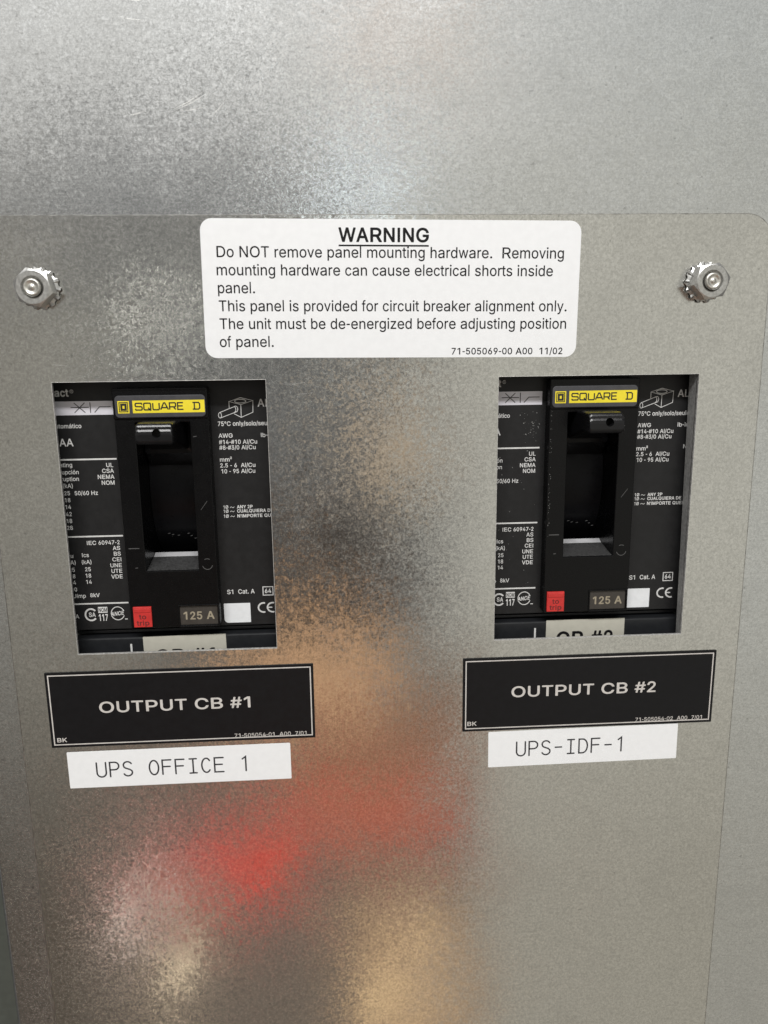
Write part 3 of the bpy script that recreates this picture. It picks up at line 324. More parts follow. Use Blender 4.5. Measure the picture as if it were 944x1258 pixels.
    'K': (474, ('61,-5 56,-1 54,7 54,501 57,511 65,514 121,514 127,512 131,507 132,271 132,265 135,264 175,310 364,511 377,514 449,514 457,511 459,507 456,501 277,314 256,291 255,287 459,6 461,1 459,-3 451,-6 385,-6 373,-2 201,234 176,211 133,165 132,5 130,-1 121,-6', '61,-11 52,-7 48,5 48,501 52,515 65,520 121,520 131,517 135,513 138,501 138,285 139,280 221,368 361,516 373,520 445,520 461,516 465,507 462,499 283,312 262,287 465,7 467,1 464,-7 449,-12 383,-12 371,-8 363,0 217,204 199,225 138,161 138,5 135,-5 131,-9 123,-12', '61,-19 46,-13 40,5 40,501 45,520 51,524 63,528 121,528 135,524 142,517 146,503 146,309 147,303 327,494 357,523 373,528 447,528 466,523 471,515 473,507 468,493 289,306 274,287 285,268 471,13 475,1 471,-12 463,-17 451,-20 383,-20 365,-14 357,-6 199,212 187,202 146,157 146,5 141,-11 135,-16 123,-20')),
    'L': (395, ('61,-5 56,-1 54,5 54,505 57,511 63,514 123,514 129,511 132,503 132,65 139,62 361,61 365,59 368,53 368,3 365,-3 357,-6', '61,-11 52,-7 48,5 48,505 52,515 63,520 123,520 134,515 138,503 138,71 145,68 361,67 370,63 374,53 374,3 369,-8 357,-12', '61,-19 46,-13 40,5 40,505 45,519 53,525 65,528 123,528 140,521 146,503 146,79 151,76 355,76 369,73 377,67 382,53 382,3 375,-14 357,-20')),
    'M': (592, ('57,-5 52,-1 50,7 50,501 53,511 61,514 139,514 148,509 269,181 293,107 297,100 329,195 444,509 453,514 529,514 537,511 540,499 540,7 537,-3 529,-6 477,-6 471,-3 468,3 469,383 465,377 433,283 328,1 325,-3 319,-6 277,-6 267,-3 263,3 155,289 125,379 121,385 120,3 117,-3 111,-6', '57,-11 48,-7 44,5 44,501 48,515 61,520 139,520 149,517 153,513 273,187 293,127 297,120 439,513 443,517 453,520 529,520 541,516 546,501 546,7 542,-7 531,-12 477,-12 467,-8 462,3 463,347 459,341 437,277 333,-3 327,-9 313,-12 273,-12 265,-9 259,-3 151,283 131,341 127,347 126,3 122,-7 111,-12', '57,-19 42,-13 36,5 36,501 39,515 42,521 49,525 61,528 139,528 151,525 159,519 293,155 297,148 433,519 441,525 453,528 529,528 547,522 551,515 554,501 554,7 551,-7 548,-13 531,-20 479,-20 463,-15 457,-7 454,7 453,291 443,269 339,-9 333,-15 319,-20 275,-20 259,-15 251,-5 139,291 135,297 133,1 129,-11 121,-17 109,-20')),
    'N': (513, ('59,-5 54,-1 52,7 52,501 55,511 63,514 129,514 139,509 361,153 381,118 385,115 384,505 387,511 393,514 449,514 457,511 460,499 460,7 457,-3 449,-6 385,-6 374,-1 201,275 129,397 126,389 128,349 128,3 125,-3 119,-6', '59,-11 50,-7 46,5 46,501 50,515 63,520 129,520 139,517 144,513 373,145 379,139 378,505 382,515 393,520 449,520 461,516 466,501 466,7 462,-7 449,-12 385,-12 375,-9 368,-3 195,273 135,373 132,365 134,349 134,3 130,-7 119,-12', '59,-19 44,-13 38,5 38,501 43,520 51,525 65,528 131,528 141,525 149,520 367,172 370,179 370,501 373,515 379,523 393,528 449,528 466,523 471,515 474,501 474,7 469,-12 463,-16 451,-20 385,-20 371,-16 362,-9 189,267 145,340 142,333 141,1 135,-14 121,-19')),
    'O': (553, ('245,-11 213,-5 185,5 153,21 127,38 105,59 89,79 69,111 59,133 53,147 43,185 36,239 38,297 53,361 68,395 86,427 127,470 155,490 187,505 211,513 241,520 265,522 313,520 343,513 367,505 403,487 428,469 456,441 471,421 501,361 512,319 516,287 516,221 514,203 501,147 481,104 454,65 427,38 401,21 373,6 339,-5 305,-12;231,65 199,78 185,88 157,114 135,147 119,195 114,239 114,269 118,311 134,359 160,399 191,426 201,431 231,444 279,450 323,443 357,429 393,400 418,361 435,313 440,247 436,197 431,183 417,146 393,110 359,81 321,65 287,60', '245,-17 207,-9 179,1 151,15 125,32 100,55 83,77 63,109 49,141 37,185 30,239 32,297 47,361 63,399 80,429 100,453 125,476 153,496 181,509 211,519 241,526 265,528 313,526 343,519 373,509 405,493 431,474 462,443 477,423 505,367 518,319 522,287 522,221 520,203 507,147 486,101 460,63 429,32 403,15 379,2 339,-11 305,-18;263,67 233,71 201,84 187,94 163,117 140,151 125,195 120,239 120,269 124,311 139,355 166,397 197,423 221,433 241,440 279,444 323,437 351,425 387,397 414,357 429,313 434,247 430,197 427,189 413,151 387,112 357,87 325,73 289,66', '245,-25 205,-17 177,-7 145,9 119,26 94,49 77,71 57,103 41,139 29,185 22,239 24,297 41,369 56,403 74,435 94,459 119,482 147,502 179,517 203,525 241,534 263,536 313,534 351,525 375,517 411,499 436,481 479,435 494,411 513,369 523,331 530,287 530,219 523,177 513,139 506,121 481,76 466,57 435,26 409,9 381,-6 347,-17 307,-26;263,75 235,79 203,93 171,120 155,143 147,155 132,199 128,239 128,269 132,309 146,351 172,391 201,415 223,425 241,432 279,436 321,429 349,417 383,389 406,353 421,311 426,247 419,191 405,154 381,118 351,93 323,81 289,74')),
    'P': (474, ('65,-5 60,-1 58,7 58,501 60,509 69,514 265,514 307,509 357,491 390,469 400,459 419,433 435,393 442,343 435,303 417,259 395,230 369,211 353,201 307,185 257,180 140,179 138,173 137,1 135,-3 129,-6;123,195 123,231 125,233 125,197;141,248 138,255 138,439 140,445 253,446 281,444 313,434 330,423 340,413 350,399 357,377 360,339 355,311 347,293 335,276 313,261 275,250 253,248', '65,-11 56,-7 52,5 52,501 55,513 59,517 69,520 265,520 307,515 359,497 392,475 406,461 425,435 441,393 448,343 441,303 423,257 399,226 371,205 359,197 307,179 257,174 146,173 144,167 144,5 141,-5 137,-9 129,-12;147,254 144,261 144,433 146,439 253,440 281,438 309,429 334,411 345,395 351,377 354,339 352,319 345,301 331,281 307,265 275,256 253,254', '65,-19 50,-13 44,5 44,501 49,519 57,525 69,528 265,528 307,523 365,503 398,481 412,467 431,441 447,401 452,381 456,343 447,295 429,251 405,220 377,199 361,189 315,173 257,166 154,165 152,159 152,5 148,-9 143,-15 129,-20;155,262 152,269 152,425 154,431 253,432 281,430 307,420 328,405 338,391 343,375 346,339 344,321 339,309 325,287 305,273 275,264 253,262')),
    'Q': (553, ('417,-53 408,-47 369,3 307,-12 247,-12 213,-5 185,5 153,21 127,38 105,59 90,77 69,111 53,147 42,187 36,243 38,297 53,361 68,395 85,425 105,449 127,470 151,487 187,505 211,513 241,520 287,522 333,516 368,505 403,487 418,477 455,442 471,421 501,361 512,319 516,287 516,221 510,179 501,147 479,101 454,65 428,37 491,-47 489,-51 483,-54;263,61 231,65 199,78 185,88 157,114 135,147 119,195 114,239 114,269 118,311 134,359 160,399 191,426 201,431 231,444 279,450 323,443 357,429 393,400 418,361 435,313 440,247 436,197 423,161 415,143 395,113 383,101 379,100 372,107 334,157 327,162 261,164 253,161 251,157 255,149 319,67 317,64 289,60', '417,-59 411,-57 402,-49 367,-4 307,-18 247,-18 207,-9 179,1 151,15 125,32 100,55 69,99 49,141 36,187 30,243 32,297 37,323 49,367 63,399 79,427 100,453 125,476 149,493 181,509 221,522 269,528 313,526 343,519 373,509 405,493 420,483 461,444 477,423 505,367 516,329 522,287 522,221 516,179 505,141 485,99 460,63 436,37 494,-39 496,-49 493,-56 483,-60;263,67 233,71 201,84 187,94 163,117 140,151 125,195 120,239 120,269 124,311 139,355 166,397 197,423 221,433 241,440 279,444 323,437 351,425 387,397 414,357 429,313 434,247 430,197 419,167 413,151 383,108 377,110 340,159 331,167 321,170 261,170 248,165 245,157 249,147 307,73 305,69 289,66', '417,-67 405,-63 398,-57 363,-13 307,-26 247,-26 205,-17 177,-7 145,9 119,26 86,59 57,103 41,139 28,187 22,243 24,297 41,369 56,403 73,433 94,459 119,482 143,499 179,517 221,530 269,536 313,534 351,525 375,517 411,499 426,489 467,450 483,429 513,369 524,329 530,287 530,221 526,189 513,139 494,97 475,68 447,37 453,26 501,-35 504,-45 504,-53 498,-63 483,-68;263,75 235,79 203,93 171,120 155,143 147,155 132,199 128,239 128,269 132,309 146,351 172,391 201,415 223,425 241,432 279,436 321,429 349,417 383,389 406,353 421,311 426,247 419,191 405,154 383,122 378,123 346,165 333,175 321,178 261,178 249,175 242,171 237,157 242,143 292,77 287,74')),
    'R': (513, ('69,-5 64,-1 62,7 62,501 65,511 75,514 287,514 315,512 333,509 379,495 420,471 449,437 469,393 472,367 470,313 449,267 427,240 411,229 383,212 371,208 368,205 491,7 493,1 491,-3 481,-6 407,-6 399,-3 279,191 155,192 150,191 148,187 147,1 145,-3 139,-6;119,204 116,209 116,245 119,248 133,248 136,243 136,207 133,204;151,260 148,267 148,439 150,445 273,446 303,444 335,435 347,429 362,419 377,401 386,377 388,353 386,327 376,301 353,281 337,272 291,262 261,260', '69,-11 60,-7 56,5 56,501 59,513 63,517 73,520 287,520 315,518 333,515 385,499 422,477 438,461 455,439 473,399 478,369 476,313 462,277 448,255 424,229 380,205 378,201 497,9 499,1 497,-5 493,-9 483,-12 407,-12 395,-8 275,185 161,186 156,185 154,181 154,5 151,-5 147,-9 139,-12;125,210 122,215 122,237 124,241 127,242 130,237 130,215 128,211;157,266 154,273 154,433 156,439 273,440 303,438 335,429 359,414 371,399 380,377 382,351 380,327 371,304 351,287 325,275 291,268 261,266', '69,-19 54,-13 48,5 48,501 53,520 61,525 73,528 287,528 315,526 341,521 387,507 428,483 444,467 461,445 481,401 486,369 484,313 470,277 454,249 431,224 392,201 390,197 503,15 507,1 503,-12 495,-17 483,-20 407,-20 391,-15 373,11 271,177 169,178 164,177 162,173 162,5 158,-9 153,-15 139,-20;165,274 162,281 162,425 164,431 273,432 303,430 327,423 339,417 353,408 365,393 371,377 374,359 372,329 364,309 345,293 329,284 291,276 261,274')),
    'S': (474, ('217,-13 181,-10 137,3 91,28 65,54 51,80 43,97 35,135 37,139 43,142 109,141 116,135 123,111 133,95 152,77 177,65 221,56 259,56 299,65 329,80 344,95 355,113 360,135 357,159 348,175 334,187 307,201 263,215 195,233 135,254 87,285 59,325 50,365 50,381 57,413 79,456 102,479 145,503 193,518 247,522 289,518 331,505 379,478 405,452 422,419 430,385 428,377 419,372 357,373 351,379 341,407 315,433 279,448 249,452 219,452 177,442 158,431 142,415 130,395 128,375 133,353 147,334 161,323 177,315 225,299 333,269 384,243 409,220 424,199 436,167 438,131 433,101 413,61 398,43 377,25 341,5 297,-9 255,-14', '217,-19 181,-16 137,-3 89,22 60,51 47,75 37,97 29,135 33,144 43,148 105,148 115,145 121,139 129,113 135,103 141,94 155,82 185,69 221,62 259,62 297,71 327,86 339,98 349,115 354,135 351,157 343,171 332,181 307,195 263,209 195,227 129,251 82,281 55,319 51,333 44,367 49,407 71,455 97,482 137,506 157,513 193,524 247,528 289,524 325,513 346,505 381,484 411,454 426,423 436,385 433,373 429,369 419,366 361,366 353,368 347,373 335,405 313,427 279,442 249,446 221,446 183,437 161,425 149,414 136,393 134,375 138,357 149,340 163,329 183,319 225,305 339,273 386,249 415,222 429,203 442,167 444,131 437,95 419,59 404,41 379,19 347,1 297,-15 255,-20', '217,-27 181,-24 129,-9 83,16 54,45 38,73 31,89 21,135 27,150 43,156 105,156 117,153 127,145 135,119 149,98 161,89 185,77 221,70 259,70 291,77 321,92 333,104 343,121 346,133 345,149 337,165 325,175 299,189 255,203 187,221 123,245 76,275 49,313 43,333 36,371 43,415 65,461 91,488 129,511 149,519 193,532 247,536 289,532 333,519 355,509 387,490 417,460 435,423 444,385 439,367 431,361 419,358 361,358 349,361 340,369 329,399 307,421 277,434 251,438 221,438 188,431 167,419 156,409 146,395 143,383 145,361 155,346 169,335 185,327 233,311 341,281 392,255 421,228 436,207 450,167 452,131 445,93 426,55 413,38 391,17 349,-7 305,-21 255,-28')),
    'T': (434, ('187,-5 182,-1 180,5 180,443 175,446 31,447 27,449 24,455 25,507 29,512 35,514 401,513 406,509 408,501 408,455 402,447 259,446 254,443 254,3 251,-3 245,-6', '187,-11 178,-7 174,5 174,437 169,440 35,440 25,443 21,447 18,457 18,503 21,513 25,517 37,520 395,520 407,517 411,513 414,499 414,455 411,447 407,443 397,440 265,440 260,437 260,3 256,-7 245,-12', '187,-19 172,-13 166,5 166,429 161,432 35,432 19,437 14,443 10,455 10,503 13,515 19,523 35,528 395,528 409,525 417,519 422,503 422,455 418,443 413,437 397,432 273,432 268,429 268,3 263,-11 255,-17 243,-20')),
    'U': (513, ('201,-8 153,9 113,36 81,75 59,125 54,171 55,507 57,511 63,514 117,514 125,511 128,505 128,183 132,147 141,124 147,113 163,91 189,73 219,62 261,58 297,63 325,73 351,92 371,121 379,143 384,175 384,505 387,511 393,514 451,513 457,508 458,499 458,159 451,117 433,75 406,41 363,11 313,-8 263,-14', '199,-13 149,4 107,33 75,73 55,119 48,171 48,501 51,513 55,517 63,520 117,520 129,516 133,507 134,183 138,149 146,129 153,115 166,97 191,79 219,68 259,64 295,68 323,79 347,97 367,127 374,145 378,175 378,505 382,515 393,520 447,520 457,517 461,513 464,503 464,161 460,125 455,111 439,73 412,39 404,31 365,5 313,-14 263,-20', '199,-21 145,-3 101,27 69,67 47,117 40,171 40,501 43,515 49,523 65,528 119,528 133,523 138,517 142,501 142,183 147,149 159,120 174,101 191,89 219,77 261,72 301,79 317,85 339,101 357,125 367,153 370,177 370,503 373,515 379,523 393,528 447,528 459,525 467,519 472,501 472,159 468,125 463,109 445,67 418,33 410,25 371,-1 313,-22 263,-28')),
    'V': (474, ('201,-5 196,-1 189,17 13,501 12,509 21,514 79,514 85,512 90,507 185,237 235,83 239,78 303,273 384,507 387,511 393,514 456,513 460,509 461,505 455,487 281,0 277,-4 271,-6', '201,-11 192,-7 185,11 9,495 5,507 7,513 11,517 25,520 81,520 89,517 93,513 189,243 235,103 239,98 299,279 379,511 385,517 393,520 451,520 461,517 467,507 461,487 285,-5 281,-9 273,-12', '201,-19 189,-15 183,-7 1,493 -3,507 0,517 7,524 21,528 81,528 93,524 99,519 197,245 237,125 241,131 291,281 373,517 379,523 393,528 451,528 465,524 473,515 475,507 473,497 292,-9 287,-15 273,-20')),
    'W': (671, ('153,-5 146,1 141,19 17,483 12,505 13,511 21,514 77,514 83,511 87,505 185,111 189,100 192,103 221,227 293,507 297,512 303,514 367,514 375,511 379,505 481,99 483,101 493,145 583,505 587,511 593,514 649,514 657,511 660,505 655,487 529,19 521,-3 513,-6 449,-6 443,-4 439,0 339,381 335,391 331,381 309,293 231,1 229,-3 223,-6', '153,-11 143,-5 135,19 11,483 5,507 8,515 19,520 75,520 85,517 91,511 185,137 189,128 289,513 293,517 303,520 367,520 379,516 385,505 481,127 483,129 579,511 585,517 595,520 649,520 661,516 666,505 661,487 535,19 526,-7 513,-12 449,-12 439,-9 435,-5 339,357 335,367 332,363 315,293 235,-5 231,-9 223,-12', '153,-19 138,-13 129,11 -1,499 -2,513 2,521 19,528 75,528 91,523 98,515 185,171 189,162 283,519 291,525 303,528 367,528 384,523 391,513 481,162 485,171 572,515 579,523 595,528 651,528 667,522 671,515 674,505 667,479 541,11 532,-13 515,-20 449,-20 437,-17 429,-11 343,311 335,334 242,-9 237,-15 223,-20')),
    'Y': (474, ('205,-5 200,-1 198,5 197,207 17,497 13,505 14,509 19,513 25,514 87,514 97,509 195,351 237,277 279,351 377,509 387,514 456,513 461,507 457,499 275,207 273,0 265,-6;237,237 235,239 239,242 240,239', '205,-11 196,-7 192,5 191,205 11,495 7,505 9,513 13,517 23,520 87,520 100,515 237,293 241,296 273,353 373,514 387,520 451,520 461,517 466,509 463,497 281,205 280,5 277,-5 273,-9 265,-12', '205,-19 190,-13 184,3 183,203 5,489 -1,505 2,517 9,524 23,528 89,528 105,522 237,310 368,521 375,525 387,528 451,528 465,524 471,519 474,509 473,499 469,491 289,201 288,5 284,-9 279,-15 265,-20')),
    'a': (395, ('129,-11 91,1 65,18 45,41 31,71 24,105 28,135 35,153 45,171 55,183 75,197 103,209 129,218 235,232 265,241 274,257 272,275 267,289 264,297 253,309 239,317 217,324 177,324 153,316 125,298 108,273 101,269 43,285 39,287 38,293 56,329 79,352 109,371 135,381 185,390 203,390 249,383 263,379 291,366 309,352 319,342 331,323 343,291 348,255 347,1 345,-3 339,-6 281,-5 275,1 274,31 271,35 259,20 246,9 217,-5 179,-14;151,53 131,59 121,65 102,85 100,91 100,115 103,125 109,135 125,147 137,153 273,178 274,137 272,123 264,99 252,83 233,67 203,55 183,52', '129,-17 89,-5 63,12 40,37 25,71 18,105 22,135 27,149 35,167 50,187 73,203 87,209 129,224 235,238 261,245 268,259 261,289 251,303 233,313 219,318 177,318 157,312 134,297 129,293 110,267 99,263 37,281 32,287 32,295 50,331 77,358 102,375 135,387 165,394 201,396 241,391 271,382 297,369 310,359 324,345 337,325 349,291 354,255 353,1 349,-8 339,-12 283,-12 275,-9 271,-5 268,15 265,17 247,3 217,-11 179,-20;151,59 137,63 123,71 108,87 106,93 106,115 109,123 116,133 135,146 155,151 261,170 267,169 268,137 265,121 255,97 242,81 225,69 203,61 183,58', '145,-27 121,-23 83,-11 57,6 33,32 19,63 10,105 19,151 29,173 45,194 67,209 85,217 129,232 235,246 253,251 257,255 259,261 253,287 247,295 239,301 219,309 179,310 161,304 141,291 135,287 115,260 99,255 31,275 25,283 24,297 44,337 71,364 97,382 127,393 165,402 201,404 239,400 272,391 303,375 315,366 330,351 343,331 355,299 362,255 362,3 356,-13 339,-20 281,-19 267,-14 259,0 225,-17 195,-25 177,-28;153,67 139,71 129,77 116,91 114,115 123,128 137,138 155,143 251,160 259,159 260,137 257,121 249,103 235,86 221,76 201,69 183,66')),
    'b': (395, ('185,-11 155,1 128,23 113,43 110,39 110,3 105,-4 51,-6 45,-3 43,1 42,501 44,509 49,513 103,514 109,511 111,507 113,338 135,362 159,379 187,388 209,390 257,383 295,365 323,338 345,303 355,279 366,241 368,167 366,137 350,81 327,42 297,13 257,-7 217,-14;177,57 155,69 132,93 123,113 114,149 112,167 112,211 114,231 123,265 134,287 161,312 177,319 207,324 239,317 255,308 275,287 287,263 297,225 300,181 298,155 289,121 274,89 253,68 235,57 215,54', '185,-17 155,-6 135,8 119,23 116,21 116,3 113,-5 103,-11 51,-12 41,-8 37,1 36,503 40,515 49,519 103,520 111,517 115,513 118,503 119,357 123,358 153,383 185,393 215,396 257,389 297,371 329,340 352,303 361,279 372,241 374,167 372,137 353,75 332,39 299,7 257,-13 217,-20;179,63 155,76 141,90 130,111 122,139 118,165 118,211 120,231 127,257 140,285 158,303 175,312 207,318 237,311 253,302 269,285 283,257 291,225 294,181 292,155 283,121 268,91 251,74 233,63 215,60', '185,-25 155,-15 127,3 124,1 117,-14 101,-20 51,-20 37,-15 31,-7 28,7 28,503 33,519 41,525 53,528 103,528 115,524 121,519 126,503 127,377 131,377 151,391 187,402 217,404 265,395 304,377 335,346 357,311 367,287 380,241 382,167 380,137 362,73 338,33 305,1 265,-19 217,-28;180,71 161,82 147,97 136,119 126,165 126,211 128,231 135,257 146,279 169,300 187,307 207,310 231,305 247,296 263,279 275,255 283,225 286,181 284,155 277,129 262,97 245,80 229,71 215,68')),
    'c': (355, ('179,-13 141,-7 103,12 67,46 44,85 37,109 28,145 24,191 30,243 43,287 68,331 100,363 141,383 181,390 205,390 225,385 251,376 275,361 289,350 309,325 323,297 329,277 323,271 273,257 267,261 255,285 240,305 215,319 183,324 157,319 138,309 126,297 114,281 103,257 94,221 92,177 94,153 103,117 115,92 137,68 157,57 183,52 219,59 238,69 253,87 267,116 273,121 321,109 327,105 330,99 323,79 309,51 278,17 233,-7 213,-12', '179,-19 141,-13 99,7 61,44 40,79 31,109 22,145 18,191 24,243 37,287 45,305 62,333 98,369 135,387 181,396 205,396 225,391 257,380 277,367 292,355 310,335 318,323 333,287 336,279 334,273 327,266 273,251 267,253 261,258 249,283 235,301 213,313 183,318 159,313 141,303 121,281 109,255 100,221 98,191 100,153 109,118 121,95 139,74 159,63 183,58 211,63 235,75 251,95 263,122 273,127 279,127 327,113 333,107 336,99 327,73 315,49 280,11 263,0 233,-13 213,-18', '179,-27 133,-19 97,-2 56,37 32,77 25,101 14,145 10,191 16,243 31,295 56,339 92,375 133,395 181,404 205,404 233,397 257,388 283,373 299,360 317,339 334,307 343,281 341,269 338,263 331,259 273,243 264,245 257,250 238,285 229,295 211,305 183,310 161,305 147,297 126,273 115,249 108,221 106,191 108,153 117,120 127,101 145,80 161,71 183,66 211,71 229,81 245,101 258,129 275,136 333,119 340,111 344,99 335,71 321,43 286,5 241,-19 213,-26')),
    'd': (395, ('177,-13 139,-7 98,13 69,42 45,85 30,133 26,195 30,245 45,293 69,334 99,364 139,383 151,386 189,390 209,388 235,379 255,366 270,351 281,336 285,507 287,511 293,514 345,513 350,509 352,501 351,1 349,-3 343,-6 291,-4 286,3 286,39 285,43 256,13 241,2 209,-11;161,57 141,69 119,94 109,115 98,151 96,209 105,253 122,289 139,307 159,318 191,324 219,319 235,312 259,289 273,261 282,229 284,211 284,169 282,149 275,123 259,88 239,68 219,57 201,54', '177,-19 139,-13 97,7 64,39 43,75 25,131 22,149 20,199 24,245 29,261 41,299 64,337 98,371 133,387 179,396 209,394 241,383 257,372 273,356 277,355 278,503 281,513 285,517 293,520 345,519 354,515 358,503 357,1 353,-8 343,-12 293,-11 283,-5 280,3 280,23 277,25 255,4 237,-7 207,-18;163,63 143,75 124,97 113,121 104,151 102,209 111,253 128,287 143,302 161,312 191,318 221,312 238,303 253,287 269,255 276,229 278,211 278,169 276,149 269,123 253,90 236,73 217,63 201,60', '177,-27 131,-19 90,1 57,34 33,77 16,133 12,195 16,245 33,301 57,342 90,375 131,395 179,404 209,402 243,391 269,375 270,503 275,519 281,524 293,528 341,528 353,525 361,519 366,503 366,7 363,-7 357,-15 343,-20 295,-20 279,-14 271,5 251,-9 229,-19 207,-26;177,69 165,72 147,82 133,99 122,119 112,151 110,209 112,227 119,251 134,281 149,296 165,305 191,310 215,305 227,300 247,281 261,253 268,229 270,211 270,169 263,131 247,96 231,80 215,71 201,68')),
    'e': (395, ('199,-13 155,-7 115,10 107,14 74,45 50,83 35,127 27,187 33,245 48,291 75,333 109,363 143,379 165,386 211,390 249,383 293,363 316,345 335,322 355,281 366,243 368,173 365,165 357,162 109,162 103,160 104,139 113,111 129,85 153,65 173,57 213,52 247,59 266,69 285,90 293,105 301,110 355,97 360,93 361,87 355,73 339,45 330,33 307,15 273,-3 239,-12;81,174 78,179 78,209 80,213 83,214 88,211 88,179 86,175;105,226 102,229 103,241 113,269 125,288 145,308 155,314 167,319 197,324 233,319 255,308 272,291 279,279 287,261 294,235 293,228 289,226', '199,-19 155,-13 109,6 68,43 45,79 27,133 21,187 27,245 44,295 70,337 107,369 137,383 165,392 211,396 249,389 267,383 295,369 320,349 341,324 359,287 372,243 374,173 370,161 357,156 115,156 109,154 110,139 119,111 135,87 155,71 185,60 215,58 249,66 264,75 279,92 288,109 301,116 355,103 365,97 367,87 353,55 337,32 309,9 273,-9 239,-18;111,232 108,237 118,265 130,285 144,299 169,313 197,318 231,313 253,302 266,289 273,277 281,261 288,237 287,234 283,232', '199,-27 147,-19 107,-2 83,16 62,37 38,75 21,125 13,187 16,229 21,253 36,299 64,343 101,375 135,391 165,400 211,404 231,402 257,395 301,375 326,355 347,330 367,289 380,243 382,173 376,155 359,148 125,148 119,146 118,141 125,119 141,93 161,77 185,68 215,66 243,72 256,79 265,88 285,118 301,124 363,109 372,101 376,89 374,81 359,49 343,26 316,3 281,-15 239,-26;121,240 119,243 125,261 136,279 153,296 177,307 197,310 223,307 247,296 260,283 267,271 273,259 277,243 271,240')),
    'f': (198, ('63,-5 58,-1 56,5 56,317 51,320 9,320 1,323 -2,331 -2,375 1,381 7,384 51,384 55,386 59,461 71,489 86,511 101,523 127,533 147,536 169,534 189,526 194,519 183,469 177,463 157,468 141,466 126,457 118,441 116,389 117,386 121,384 173,384 181,381 184,373 184,329 181,323 175,320 121,320 116,317 116,3 113,-3 107,-6', '63,-11 54,-7 50,5 50,311 45,314 7,314 -4,319 -8,331 -8,375 -4,385 5,389 49,392 53,461 65,491 84,517 99,529 127,539 147,542 169,540 193,531 199,521 200,515 189,469 185,460 177,457 151,462 139,459 130,453 124,439 122,395 125,390 175,390 185,386 190,375 190,329 186,319 177,315 127,314 122,311 122,3 118,-7 109,-11', '63,-19 48,-13 42,5 42,303 37,306 7,306 -10,313 -16,329 -16,375 -11,389 -3,395 41,400 44,459 47,469 59,497 78,523 93,535 119,545 145,550 169,548 195,540 202,535 205,529 208,515 195,461 189,453 177,449 155,454 139,449 132,437 130,403 133,398 175,398 192,391 198,375 198,329 193,315 185,309 173,306 135,306 130,303 130,7 127,-7 121,-15 107,-20')),
    'g': (395, ('169,-155 123,-145 89,-127 56,-97 43,-73 42,-67 93,-36 101,-41 116,-61 128,-73 143,-82 159,-87 169,-90 203,-90 235,-84 257,-71 277,-45 282,-15 282,47 279,48 256,23 231,9 211,2 171,0 139,5 103,22 71,48 45,91 31,133 28,153 26,199 30,247 45,293 69,334 98,363 139,383 181,390 213,387 237,378 254,367 281,338 284,341 284,375 289,382 295,384 345,383 350,379 352,371 352,-11 347,-53 329,-93 318,-107 302,-123 275,-139 229,-154 207,-156;161,69 141,79 119,101 107,125 98,155 96,213 107,261 119,285 130,299 141,309 161,319 191,324 219,319 235,312 259,289 273,263 279,239 284,185 282,157 273,123 262,101 240,79 219,69 201,66', '153,-159 117,-149 86,-133 49,-98 37,-75 37,-63 85,-33 93,-30 104,-35 129,-66 153,-79 173,-84 205,-84 229,-79 253,-66 271,-43 276,-15 276,29 273,31 258,17 239,6 213,-3 195,-6 167,-6 139,-1 99,17 64,47 41,85 25,133 22,153 20,199 24,247 39,293 63,336 96,369 139,389 181,396 213,393 243,381 257,372 275,355 278,357 279,377 285,387 295,390 345,389 354,385 358,373 358,-11 353,-53 335,-96 305,-128 287,-139 271,-147 229,-160 207,-162;163,75 143,85 124,105 111,131 104,155 102,213 105,231 113,259 125,283 136,297 143,303 163,313 191,318 217,313 237,303 257,281 267,261 274,237 278,185 276,157 269,131 256,103 238,85 217,75 201,72', '155,-168 115,-157 87,-143 69,-130 44,-105 31,-81 27,-69 31,-57 79,-27 93,-22 109,-28 134,-59 155,-71 171,-76 203,-76 223,-73 247,-60 263,-39 268,-17 268,9 265,11 239,-3 211,-12 191,-14 151,-12 131,-7 93,11 58,41 33,83 19,125 14,153 12,199 16,247 33,301 57,342 90,375 131,395 179,404 211,402 241,392 267,375 270,377 277,392 291,397 341,398 353,395 361,389 366,373 366,-13 359,-61 341,-101 330,-115 310,-135 283,-151 229,-168 207,-170;165,83 149,91 128,113 119,133 112,155 110,213 119,253 131,277 142,291 149,297 165,305 191,310 215,305 231,297 251,275 261,255 266,237 270,185 268,157 261,131 250,109 232,91 215,83 201,80')),
    'h': (395, ('51,-5 46,-1 44,5 44,505 47,511 53,514 107,514 113,511 116,503 117,341 121,342 145,367 179,384 225,390 255,385 287,373 315,350 334,323 346,285 350,247 350,3 347,-3 339,-6 287,-6 279,0 278,243 273,273 259,299 235,317 211,322 191,322 165,315 141,300 127,281 119,257 116,233 115,1 113,-3 107,-6', '51,-11 42,-7 38,5 38,505 42,515 53,520 107,520 118,515 122,505 123,357 127,358 143,373 181,391 217,396 243,394 291,378 321,352 338,327 352,285 356,247 356,3 352,-7 341,-12 287,-12 279,-9 275,-5 272,7 272,243 267,271 254,295 233,311 211,316 191,316 161,307 145,295 132,277 124,255 122,231 122,5 119,-5 115,-9 107,-12', '51,-19 36,-13 30,5 30,505 35,519 43,525 55,528 107,528 124,521 130,505 131,377 173,397 183,400 219,404 253,400 296,385 327,358 346,331 360,285 364,247 364,3 358,-13 341,-20 287,-20 275,-16 269,-11 264,5 264,241 261,261 258,271 249,287 233,301 225,305 211,308 191,308 171,302 151,289 139,273 132,253 130,231 130,5 127,-7 121,-15 107,-20')),
